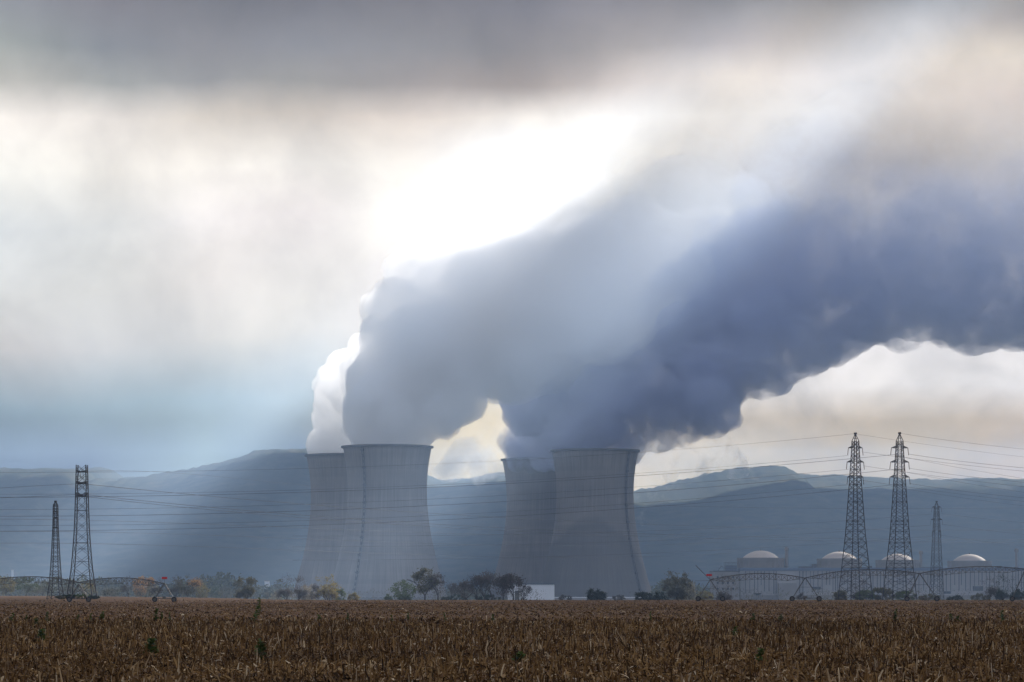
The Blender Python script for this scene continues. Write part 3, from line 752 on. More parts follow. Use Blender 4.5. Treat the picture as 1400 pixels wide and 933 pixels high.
wire([(112, 676), (260, 691), (417, 705), (695, 722.6), (874, 729), (1159, 737), (1460, 738)], 620, 1500, WR * 1.1, 'middle of the three wires slanting down from the broad pylon', GL)
wire([(112, 678.5), (260, 695), (420, 708), (695, 726.5), (874, 733), (1159, 740), (1460, 742)], 628, 1500, WR * 1.0, 'lowest of the three wires slanting down from the broad pylon', GL)
wire([(112, 645), (300, 652), (420, 664), (470, 668)], 620, 1500, WR * .7, 'faint wire from the flat top of the broad pylon', GL)
GN = 'wires of the narrow pointed pylon'
wire([(-60, 711.5), (0, 710), (76, 708.5), (123, 711), (420, 725.6), (695, 729.4), (1000, 728)], 590, 1400, WR * .85, 'upper wire strung on the narrow pointed pylon', GN)
wire([(-60, 729), (0, 727), (76, 724), (123, 727), (420, 740.5), (695, 743.6), (1000, 741)], 590, 1400, WR * .85, 'middle wire strung on the narrow pointed pylon', GN)
wire([(-60, 745), (0, 743), (76, 740.5), (123, 743), (420, 756), (695, 759.6), (1000, 757)], 590, 1400, WR * .85, 'lowest wire strung on the narrow pointed pylon', GN)
GC = 'wires of the short grey pylon'
wire([(400, 733), (700, 731), (874, 726.5), (1159, 712), (1274, 703)], 1300, 1500, WR * 1.2, 'upper wire reaching the short grey pylon from the towers', GC)
wire([(400, 748), (700, 745), (880, 739.7), (1157, 727), (1273, 718)], 1300, 1500, WR * 1.2, 'middle wire reaching the short grey pylon from the towers', GC)
wire([(400, 766), (700, 763), (883, 756), (1157, 742.7), (1274, 733)], 1300, 1500, WR * 1.2, 'lowest wire reaching the short grey pylon from the towers', GC)
wire([(1287, 702.6), (1400, 715), (1470, 721)], 1500, 1500, WR * 1.2, 'upper wire running on past the short grey pylon to the frame edge', GC)
wire([(1288, 717), (1400, 731), (1470, 737)], 1500, 1500, WR * 1.2, 'middle wire running on past the short grey pylon to the frame edge', GC)
wire([(1287, 732), (1400, 747), (1470, 753)], 1500, 1500, WR * 1.2, 'lowest wire running on past the short grey pylon to the frame edge', GC)
wire([(860, 690), (1020, 694), (1184, 695.5), (1460, 694)], 1450, 1600, WR, 'faint level wire crossing behind the tall pylons', GC)
GR = 'wires beyond the wide-armed pylon'
for i, (a, b, rr, lb) in enumerate([
    ((1230, 592.5), (1400, 614.3), .8, 'topmost earth wire going down from the tip of the wide-armed pylon'),
    ((1170, 593.5), (1400, 625), .6, 'second earth wire, from the tip of the edge-on pylon towards the frame edge'),
    ((1242, 621), (1400, 640), 1.1, 'wire leaving the top arm of the wide-armed pylon'),
    ((1178, 618), (1400, 644.5), .9, 'wire leaving the top arm of the edge-on pylon, just under the first'),
    ((1222, 622), (1400, 654.6), .8, 'wire from the far side of the top arm, third of the sloping bundle'),
    ((1243, 640.5), (1400, 659.7), 1.0, 'wire leaving the middle arm of the wide-armed pylon'),
    ((1180, 637), (1400, 665.7), .9, 'wire leaving the middle arm of the edge-on pylon'),
    ((1220, 642), (1400, 673.4), .8, 'wire from the far side of the middle arm'),
    ((1244, 661.4), (1400, 681), 1.0, 'wire leaving the lowest arm of the wide-armed pylon'),
    ((1179, 657), (1400, 686), .9, 'wire leaving the lowest arm of the edge-on pylon'),
    ((1218, 665), (1400, 692), .8, 'lowest wire of the sloping bundle, from the far side of the lowest arm')]):
    m_ = ((a[0] + b[0]) / 2, (a[1] + b[1]) / 2 + 1.3)
    e_ = (1470, b[1] + (b[1] - a[1]) / (b[0] - a[0]) * 70 - 2.2)
    wire([a, m_, b, e_], 960, 900, WR * rr * .8, lb, GR)

# ------------------------------------------------------------------ irrigation booms
GALV = mat('galvanised_boom_steel', (.11, .10, .095), .5, .6, noise_scale=1.5, var=.4)
TYRE = mat('tyre_rubber', (.02, .02, .022), .9)
RIMW = mat('wheel_disc_steel', (.12, .11, .10), .6, .4)
REDP = mat('red_sign_paint', (.50, .015, .02), .5)
def wheel(parent, c, r):
    mb = MB(); n = 20
    base = len(mb.v)
    prof = [(r * .62, -.16 * r), (r * .9, -.2 * r), (r, -.1 * r), (r, .1 * r), (r * .9, .2 * r), (r * .62, .16 * r)]
    for rr, y in prof:
        for k in range(n):
            a = 2 * math.pi * k / n
            mb.v.append((c[0] + rr * math.cos(a), c[1] + y * 1.6, c[2] + rr * math.sin(a)))
    for i in range(len(prof)):
        for k in range(n):
            k2 = (k + 1) % n; i2 = (i + 1) % len(prof)
            mb.f.append((base + i * n + k, base + i * n + k2, base + i2 * n + k2, base + i2 * n + k))
    for i in range(12):          # lugs of the tread
        a = 2 * math.pi * i / 12
        mb.box((c[0] + r * math.cos(a), c[1], c[2] + r * math.sin(a)), (r * .12, r * .5, r * .12))
    wh = mb.build('wheel', TYRE, parent)
    m2 = MB(); m2.bar((c[0], c[1] - .14 * r, c[2]), (c[0], c[1] + .14 * r, c[2]), r * .62, n=16)
    m2.build('rim', RIMW, wh)

def irrigator(origin_px, D, towers, spans, label, mast=None):
    base = gpos(origin_px, D); t = empty('irrigation_boom', base); S = D / F
    L = lambda px, py: at(px, py, D) - base
    for (ax, ay, wl, wr, sign, drive) in towers:
        apex = L(ax, ay); r = 3.6 * S
        mb = MB()
        feet = []
        for wx in (wl, wr):
            g = gpos(wx, D) - base; f = Vector((g.x, 0, g.z + r)); feet.append(f)
            for oy in (-.45, .45): mb.bar(apex + Vector((0, oy, 0)), f + Vector((0, oy * .3, 0)), .055)
            mb.bar(apex.lerp(f, .5) + Vector((0, -.3, 0)), apex.lerp(f, .5) + Vector((0, .3, 0)), .04)
        mb.bar(feet[0] + Vector((0, 0, .1)), feet[1] + Vector((0, 0, .1)), .08)
        mb.bar(apex.lerp(feet[0], .45), apex.lerp(feet[1], .45), .035)
        mb.build('wheel_tower', GALV, t)
        for f in feet: wheel(t, f, r)
        if drive:
            mb = MB(); c_ = (feet[0] + feet[1]) / 2
            mb.box((c_.x, 0, c_.z + .25), (.5, .4, .35)); mb.build('drive_motor', RIMW, t)
        if sign:
            sx, sy = sign; c_ = L(sx, sy)
            mb = MB(); mb.box((c_.x, -.12, c_.z), (7.6 * S, .05, 2.9 * S)); mb.build('sign_plate', REDP, t)
            mb = MB(); mb.bar((c_.x, -.06, c_.z - 1 * S), apex, .03); mb.build('sign_post', GALV, t)
    for pts in spans:
        xs = [p[0] for p in pts]; X = np.linspace(xs[0], xs[-1], 33)
        co = np.polyfit(np.array(xs) - xs[0], [p[1] for p in pts], min(2, len(pts) - 1)); Y = np.polyval(co, X - xs[0])
        P = [L(a, b) for a, b in zip(X, Y)]
        mb = MB()
        for a, b in zip(P, P[1:]): mb.bar(a, b, .07, n=8)
        mb.build('water_pipe', GALV, t)
        mb = MB(); n = len(P) - 1
        low = []
        for i, p in enumerate(P):
            k = i / n; d = 8.0 * S * min(1, 4 * k * (1 - k) * 1.6)
            low.append(p + Vector((0, 0, -d)))
        for side in (-.6, .6):
            o_ = Vector((0, side, 0))
            for i in range(0, n, 2):
                mb.bar(low[i] + o_ * min(1, i), low[i + 2] + o_ * min(1, n - i - 2), .028)
                if 0 < i: mb.bar(P[i], low[i] + o_, .028)
                if i + 2 < n + 1 and i > 0: mb.bar(P[i], low[i + 2] + o_ * min(1, n - i - 2), .02); mb.bar(low[i] + o_, P[i + 2], .02)
        mb.build('truss', GALV, t)
        mb = MB()
        for i in range(1, n, 2):      # sprinkler drops
            mb.bar(P[i], P[i] + Vector((0, 0, -4.5 * S)), .018)
        sp_ = mb.build('sprinkler_hose', GALV, t); sp_['kind'] = 'stuff'
    if mast:
        for a, b, r_ in mast:
            mb = MB(); mb.bar(L(*a), L(*b), r_); mb.build('boom_strut', GALV, t)
    tag(t, label, 'irrigation boom', 'wheeled irrigation booms')
irrigator(225, 450, [(224.5, 797.5, 211.5, 238, (225, 790.5), True), (108, 799, 95, 121, None, False), (-28, 797, -42, -14, None, False)],
          [[(108, 797), (150, 790), (180, 791.5), (224.5, 798)], [(-28, 797), (20, 790.5), (70, 789), (108, 797)]],
          'long arched irrigation boom behind the field pylons with a red plate on its end wheels',
          mast=[((224.5, 799.5), (272, 800), .03)])
irrigator(971, 480, [(971, 793, 954.5, 988, (969.5, 786.5), True), (1101, 790, 1083, 1120, None, True), (1257, 784, 1240, 1281, None, True), (1402, 778, 1384, 1421, None, True)],
          [[(971, 793.5), (1010, 785.5), (1060, 785.5), (1101, 790.5)], [(1101, 790.5), (1150, 781.5), (1200, 779), (1257, 784.5)], [(1257, 784.5), (1300, 777), (1350, 775), (1402, 778.5)]],
          'long irrigation boom on wheeled towers in front of the reactor hall',
          mast=[((971, 793), (951, 773), .06), ((950, 794.5), (971, 794), .04), ((971, 793), (976, 791), .09)])

# ------------------------------------------------------------------ power station buildings
WALLP = mat('pale_profiled_cladding', (.31, .295, .30), .7, noise_scale=.08, var=.12)
WALLB = mat('brown_grey_concrete', (.24, .22, .21), .9, noise_scale=.1, var=.2)
BAND = mat('blue_roof_band', (.10, .13, .19), .6)
DOMEM = mat('pale_dome_concrete', (.46, .38, .32), .75, noise_scale=.15, var=.12)
DRUM = mat('reactor_drum_concrete', (.20, .18, .17), .9, noise_scale=.15, var=.2)
DARK = mat('dark_steel_fittings', (.07, .07, .08), .7)
GLASS = mat('dark_window_glass', (.03, .035, .045), .15, spec=.6)
WHITE = mat('white_cladding', (.72, .72, .76), .6, noise_scale=.2, var=.06)

def bx(t, name, px0, px1, py0, py1, D, depth, m, base, dz=0.0, front=0.0):
    """box whose front face spans the given photo columns and rows at distance D"""
    a = at(px0, py1, D); b = at(px1, py0, D)
    mb = MB(); mb.box(((a.x + b.x) / 2 - base.x, D + depth / 2 - base.y - front, (a.z + b.z) / 2 - base.z), (b.x - a.x, depth, b.z - a.z))
    return mb.build(name, m, t)

D = 2200; base = gpos(1200, D); t = empty('turbine_hall', base)
bx(t, 'wall', 1012, 1560, 779.5, 820, D, 60, WALLP, base)
bx(t, 'roof_band', 1011, 1561, 776.5, 780.5, D, 61, BAND, base, front=.6)
bx(t, 'plinth', 1011.5, 1560, 814, 819.5, D, 1.2, WALLB, base, front=1.2)
bx(t, 'annex', 1063.5, 1088, 797.5, 820, D, 8, WALLB, base, front=8)
bx(t, 'entrance_canopy', 1030, 1040, 811, 813, D, 6, DARK, base, front=6)
rnd = random.Random(5)
xx = 1019.0; k = 0
while xx < 1420 and k < 95:
    if not (1062 < xx < 1089) or rnd.random() < .0:
        y1 = rnd.choice([809, 812, 808, 800, 811]); bx(t, 'downpipe', xx, xx + rnd.uniform(.5, .9), 781, y1, D, .6, DARK, base, front=.6)
    xx += rnd.choice([3.2, 4.5, 5.8, 6.4]); k += 1
for (a, b, c, d_) in ((1033, 1038, 812, 816), (1330, 1344, 802, 808), (1290, 1300, 809, 812), (1110, 1122, 803, 806)):
    w_ = bx(t, 'window', a, b, c, d_, D, .4, GLASS, base, front=.4); bx(w_, 'frame', a - .3, b + .3, c - .4, c, D, .5, DARK, base, front=.5)
for (a, b, y) in ((1095, 1112, 774.5), (1113, 1118, 771), (1190, 1194, 774), (1262, 1290, 775.5), (1366, 1372, 774)):
    bx(t, 'roof_vent', a, b, y, 777, D, 10, DARK, base, front=-8)
tag(t, 'long pale ribbed industrial hall with a dark blue roof band below the domes', 'industrial hall')

D = 2190; base = gpos(985, D); t = empty('service_building', base)
bx(t, 'wall', 975.5, 1011, 781.5, 821, D, 40, WALLB, base)
bx(t, 'parapet', 975, 1011.3, 780.5, 782, D, 41, DARK, base, front=.5)
for x_ in (980, 987, 994, 1001):
    for y_ in (788, 796, 804): 
        w_ = bx(t, 'window', x_, x_ + 2.5, y_, y_ + 2.5, D, .4, GLASS, base, front=.3)
bx(t, 'plant_room', 993, 1008, 774, 781.5, D, 12, BAND, base, front=-6)
mb = MB()
for i in range(9):
    a = at(992.5 + i * 1.95, 781, D) - base; b = at(992.5 + i * 1.95, 768.5, D) - base
    for oy in (5, 19): mb.bar((a.x, oy, a.z), (b.x, oy, b.z), .12)
for y_ in (769.5, 773.5, 777.5):
    a = at(992, y_, D) - base; b = at(1008.5, y_, D) - base
    for oy in (5, 19): mb.bar((a.x, oy, a.z), (b.x, oy, b.z), .12)
mb.build('scaffold', DARK, t)
mb = MB(); a = at(982, 781, D) - base; b = at(987, 774, D) - base; mb.bar((a.x, 6, a.z), (b.x, 6, b.z), .3); c_ = at(989, 775.5, D) - base; mb.bar((b.x, 6, b.z), (c_.x, 6, c_.z), .25)
mb.build('crane_jib', DARK, t)
tag(t, 'brownish flat-roofed block with scaffold at the end of the long hall', 'building')

def reactor(cx, half, dtop, dhalf, ytop, D, label, stack=None):
    base = gpos(cx, D); t = empty('reactor_building', base); S = D / F; r = half * S
    zt = TH(dtop, D, cx)
    mb = MB(); mb.lathe([(r, -1), (r, zt - 2.2), (r + .5, zt - 2.2), (r + .5, zt), (r * .6, zt), (0.01, zt)], 96)
    mb.build('containment_drum', DRUM, t)
    mb = MB()
    for i in range(0, 36): 
        a = 2 * math.pi * i / 36; mb.box(((r + .12) * math.cos(a), (r + .12) * math.sin(a), zt / 2 - 1.5), (.5, .5, zt - 2), a)
    for z_ in (zt * .55, zt * .75, zt * .9): mb.lathe([(r, z_ - .25), (r + .25, z_ - .25), (r + .25, z_ + .25), (r, z_ + .25)], 64)
    p_ = mb.build('buttress', DRUM, t); p_['kind'] = 'stuff'
    dh = (dtop - ytop) * S; rd = dhalf * S
    mb = MB(); Rc = (rd * rd + dh * dh) / (2 * dh); prof = [(rd * q, zt + .02 + math.sqrt(Rc * Rc - (rd * q) ** 2) - (Rc - dh)) for q in np.linspace(1, .002, 16)]
    mb.lathe(prof, 96); mb.build('dome', DOMEM, t, smooth=True)
    mb = MB(); mb.bar((0, 0, zt + dh - .2), (0, 0, zt + dh + .9), .5, n=10); mb.build('dome_vent', DRUM, t)
    tag(t, label, 'reactor building', 'domed reactor buildings')
    if stack:
        sx, sy = stack; b2 = gpos(sx, D + 2); s = empty('vent_stack', b2); H = TH(sy, D, sx)
        mb = MB(); mb.lathe([(1.25, -1), (1.1, H - 3), (1.7, H - 2.6), (1.7, H - .8), (1.1, H - .6), (1.1, H), (.8, H), (.8, H - 4)], 24); mb.build('pipe', DRUM, s)
        mb = MB(); mb.lathe([(1.1, H * .62), (1.9, H * .62), (1.9, H * .62 + .5), (1.1, H * .62 + .5)], 16)
        mb.bar((1.5, -1, 0), (1.5, -1, H - 1), .12); mb.build('gantry', DARK, s)
        tag(s, stack_label[sx], 'vent stack', 'vent stacks')
stack_label = {1075.2: 'tall concrete vent stack right against the dome nearest the cooling towers', 1259: 'faint vent stack between the two domes behind the pylons', 1389.5: 'thin twin-looking vent stack past the last dome'}
reactor(1040, 31.5, 763, 24.5, 753, 2300, 'domed reactor building nearest the cooling towers, darkest of the four', (1075.2, 748))
reactor(1147.5, 30, 764, 24, 754.5, 2370, 'domed reactor building half behind the edge-on pylon')
reactor(1227, 29.2, 766, 22, 757.5, 2440, 'domed reactor building right behind the wide-armed pylon', (1259, 753))
reactor(1325.5, 29.3, 767, 22.5, 758, 2480, 'domed reactor building farthest from the cooling towers, palest dome', (1389.5, 750))

D = 1500; base = gpos(730, D); t = empty('white_shed', base)
bx(t, 'wall', 694, 758, 799, 823, D, 22, WHITE, base)
bx(t, 'roof_edge', 693.7, 758.3, 798.2, 799.4, D, 22.6, BAND, base, front=.3)
bx(t, 'door', 704, 710, 808, 821, D, .3, DARK, base, front=.2)
tag(t, 'plain white flat-roofed shed half behind bare trees', 'shed')

D = 1800; base = gpos(820, D); t = empty('low_wall', base)
bx(t, 'panel', 756, 893, 817.3, 822, D, .5, WALLP, base)
bx(t, 'coping', 755.8, 893.2, 816.6, 817.6, D, .9, WHITE, base, front=.2)
tag(t, 'low pale boundary wall at the foot of the dark-patched tower', 'wall')

def house(px, py0, w_px, D, label, rot=0.0):
    base = gpos(px, D); S = D / F; z0 = EYE + (HY - py0) / F * D - base.z
    t = empty('farmhouse', base, rot); w_ = w_px * S
    mb = MB(); mb.box((0, 0, z0 / 2 - 1), (w_, 8, z0 + 2)); mb.build('wall', WHITE, t)
    mb = MB(); h = w_ * .22
    mb.quad((-w_ / 2 - .5, -4.5, z0), (w_ / 2 + .5, -4.5, z0), (w_ / 2 + .5, 0, z0 + h), (-w_ / 2 - .5, 0, z0 + h))
    mb.quad((-w_ / 2 - .5, 4.5, z0), (-w_ / 2 - .5, 0, z0 + h), (w_ / 2 + .5, 0, z0 + h), (w_ / 2 + .5, 4.5, z0))
    mb.quad((-w_ / 2, -4, z0), (-w_ / 2, 0, z0 + h - .2), (-w_ / 2, 4, z0)); mb.quad((w_ / 2, -4, z0), (w_ / 2, 4, z0), (w_ / 2, 0, z0 + h - .2))
    mb.build('roof', DRUM, t)
    for dx in (-.25, .25):
        mb = MB(); mb.box((w_ * dx, -4.05, z0 * .6), (1.2, .12, 1.4)); mb.build('window', GLASS, t)
    tag(t, label, 'house', 'pale houses far off at the foot of the ridge')
house(365, 795, 6, 3400, 'pale farmhouse seen between the round olive tree and the bare trees')
house(17, 779.5, 3, 4200, 'tiny pale house far off beyond the field pylons, near the frame edge', .2)
# ------------------------------------------------------------------ trees
BARK = mat('bark', (.055, .045, .04), .95, noise_scale=3, var=.4)
def leaf_mat(name, c, var=.5):
    m = bpy.data.materials.new(name); m.use_nodes = True
    t = NT(m.node_tree); b = t.n['Principled BSDF']; b.inputs['Roughness'].default_value = .8; b.inputs['Specular IOR Level'].default_value = .1
    g = t.node('ShaderNodeNewGeometry')
    n = t.node('ShaderNodeTexNoise', i_Vector=g.outputs['Position'], i_Scale=.7, i_Detail=3.0)
    r = t.ramp(t.math('ADD', t.math('MULTIPLY', n.outputs['Fac'], .7), t.math('MULTIPLY', g.outputs['Random Per Island'], .3)),
               [(.3, tuple(x * (1 - var) for x in c)), (.7, tuple(min(1, x * (1 + var * .6)) for x in c))])
    t.l.new(r, b.inputs['Base Color'])
    tl = t.node('ShaderNodeBsdfTranslucent'); t.l.new(r, tl.inputs[0])
    mx = t.node('ShaderNodeMixShader'); mx.inputs[0].default_value = .35
    t.l.new(b.outputs[0], mx.inputs[1]); t.l.new(tl.outputs[0], mx.inputs[2]); t.l.new(mx.outputs[0], t.n['Material Output'].inputs['Surface'])
    return m
LEAF = {'olive': leaf_mat('olive_leaves', (.11, .10, .055)), 'green': leaf_mat('dull_green_leaves', (.09, .115, .05)), 'yellow': leaf_mat('yellow_green_leaves', (.24, .19, .06)),
        'orange': leaf_mat('orange_autumn_leaves', (.40, .23, .09)), 'bare': leaf_mat('brown_twigs', (.085, .07, .06)), 'grey': leaf_mat('grey_green_leaves', (.13, .13, .10)),
        'dark': leaf_mat('dark_green_leaves', (.035, .045, .03)), 'pale': leaf_mat('pale_straw_leaves', (.26, .22, .14))}

def tree(px, D, h_px, w_px, kind, leaf, label, seed, name='tree', stems=1, lean=0.0, nleaf=1900, cat='tree', group='autumn trees along the field edge', trunk_k=.16, accent=None):
    base = gpos(px, D); S = D / F
    h = h_px * S - 0.0 + max(0, (816 - HY) * 0); w_ = w_px * S / 2
    rnd = random.Random(seed); t = empty(name, base, rnd.random() * 6.28)
    mb = MB(); tips = []
    def env(p):     # crown outline: ellipsoid above trunk_k
        zc = h * (trunk_k + (1 - trunk_k) / 2); rz = h * (1 - trunk_k) / 2
        return (p.x / w_) ** 2 + (p.y / w_) ** 2 + ((p.z - zc) / rz) ** 2
    def grow(p, d, L, r, depth):
        q = p + d * L
        mb.bar(p, q, r, r * .72, n=5 if r > .06 else 3)
        if depth == 0 or env(q) > 1.15:
            tips.append(q); return
        for i in range(rnd.choice((2, 3, 3)) if depth > 1 else 3):
            ax = Vector((rnd.gauss(0, 1), rnd.gauss(0, 1), rnd.gauss(0, .7))).normalized()
            nd = (d + ax * rnd.uniform(.45, .85) + Vector((0, 0, .12))).normalized()
            # pull towards the outline
            nd = (nd + Vector((nd.x * w_ / h * .6, nd.y * w_ / h * .6, 0))).normalized()
            grow(q, nd, L * rnd.uniform(.66, .88), r * .62, depth - 1)
        if depth < 3: tips.append(q)
    for s in range(stems):
        d0 = Vector((rnd.uniform(-.25, .25) * (stems > 1) + lean, rnd.uniform(-.25, .25) * (stems > 1), 1)).normalized()
        grow(Vector((rnd.uniform(-.4, .4) * (stems > 1), rnd.uniform(-.4, .4) * (stems > 1), -.3)), d0, h * max(trunk_k, .12) * 1.05, h * .022 + .06, 5 if kind != 'bush' else 3)
    if kind != 'bush': mb.build('trunk', BARK, t)
    nleaf = int(nleaf * 1.35)
    # crown: twigs or leaves in loose clumps inside the outline, round the branch ends
    vs = []; fs = []
    tips_in = [q for q in tips if env(q) < 1.3] or tips
    zc = h * (trunk_k + (1 - trunk_k) / 2); rz = h * (1 - trunk_k) / 2
    clumps = [(q, rnd.uniform(.05, .11) * h) for q in rnd.sample(tips_in, min(len(tips_in), 60))]
    for _ in range(40 if kind in ('leafy', 'bush') else 26):
        a = rnd.random() * 6.28; u_ = rnd.uniform(-1, 1); rr = rnd.uniform(.35, .95) ** .6
        s_ = math.sqrt(1 - u_ * u_)
        clumps.append((Vector((w_ * rr * s_ * math.cos(a), w_ * rr * s_ * math.sin(a), zc + rz * rr * u_)), rnd.uniform(.07, .14) * h))
    sz = {'leafy': .020, 'bush': .028, 'sparse': .014, 'bare': .0}[kind] * h * 1.5 + .12
    for i in range(nleaf):
        c, cr = clumps[i % len(clumps)]
        p = c + Vector((rnd.gauss(0, 1), rnd.gauss(0, 1), rnd.gauss(0, .8))) * cr * .55
        if p.z < .1: p.z = .1
        b = len(vs)
        if kind == 'bare':      # a forked twig
            d = Vector((rnd.gauss(0, 1), rnd.gauss(0, 1), rnd.gauss(.5, 1))).normalized() * h * rnd.uniform(.04, .09); o_ = Vector((rnd.gauss(0, 1), rnd.gauss(0, 1), 0)).normalized() * .055
            vs += [p - o_, p + o_, p + d]; fs.append((b, b + 1, b + 2))
        else:
            a1 = Vector((rnd.gauss(0, 1), rnd.gauss(0, 1), rnd.gauss(0, 1))).normalized(); a2 = a1.cross(Vector((rnd.gauss(0, 1), rnd.gauss(0, 1), rnd.gauss(0, 1)))).normalized()
            s_ = sz * rnd.uniform(.6, 1.4); vs += [p - a1 * s_, p + a2 * s_ * .6, p + a1 * s_]; fs.append((b, b + 1, b + 2))
    cr = mesh_np('crown' if kind != 'bush' else 'foliage', [tuple(v) for v in vs], fs, 3, LEAF[leaf], t)
    if kind != 'bare':    # the fine twigs of the crown
        vs = []; fs = []
        for i in range(nleaf // 3):
            c, cr_ = clumps[rnd.randrange(len(clumps))]; p = c; b = len(vs)
            d = Vector((rnd.gauss(0, 1), rnd.gauss(0, 1), rnd.gauss(.4, 1))).normalized() * h * rnd.uniform(.05, .12); o_ = Vector((rnd.gauss(0, 1), rnd.gauss(0, 1), 0)).normalized() * .03
            vs += [p - o_, p + o_, p + d]; fs.append((b, b + 1, b + 2))
        if kind != 'bush': mesh_np('twigs', [tuple(v) for v in vs], fs, 3, BARK, t)['kind'] = 'stuff'
    if accent:
        vs = []; fs = []
        for i in range(nleaf // 3):
            ax_, az_ = accent[1], accent[2]
            p = Vector((ax_ * w_ + rnd.gauss(0, 1) * w_ * .22, rnd.gauss(0, 1) * w_ * .25, az_ * h + rnd.gauss(0, 1) * h * .07)); b = len(vs)
            a1 = Vector((rnd.gauss(0, 1), rnd.gauss(0, 1), rnd.gauss(0, 1))).normalized(); a2 = a1.cross(Vector((rnd.gauss(0, 1), rnd.gauss(0, 1), rnd.gauss(0, 1)))).normalized()
            vs += [p - a1 * sz, p + a2 * sz * .7, p + a1 * sz]; fs.append((b, b + 1, b + 2))
        t.rotation_euler = (0, 0, 0)
        mesh_np('turning_leaves', [tuple(v) for v in vs], fs, 3, LEAF[accent[0]], t)
    tag(t, label, cat, group)
    return t
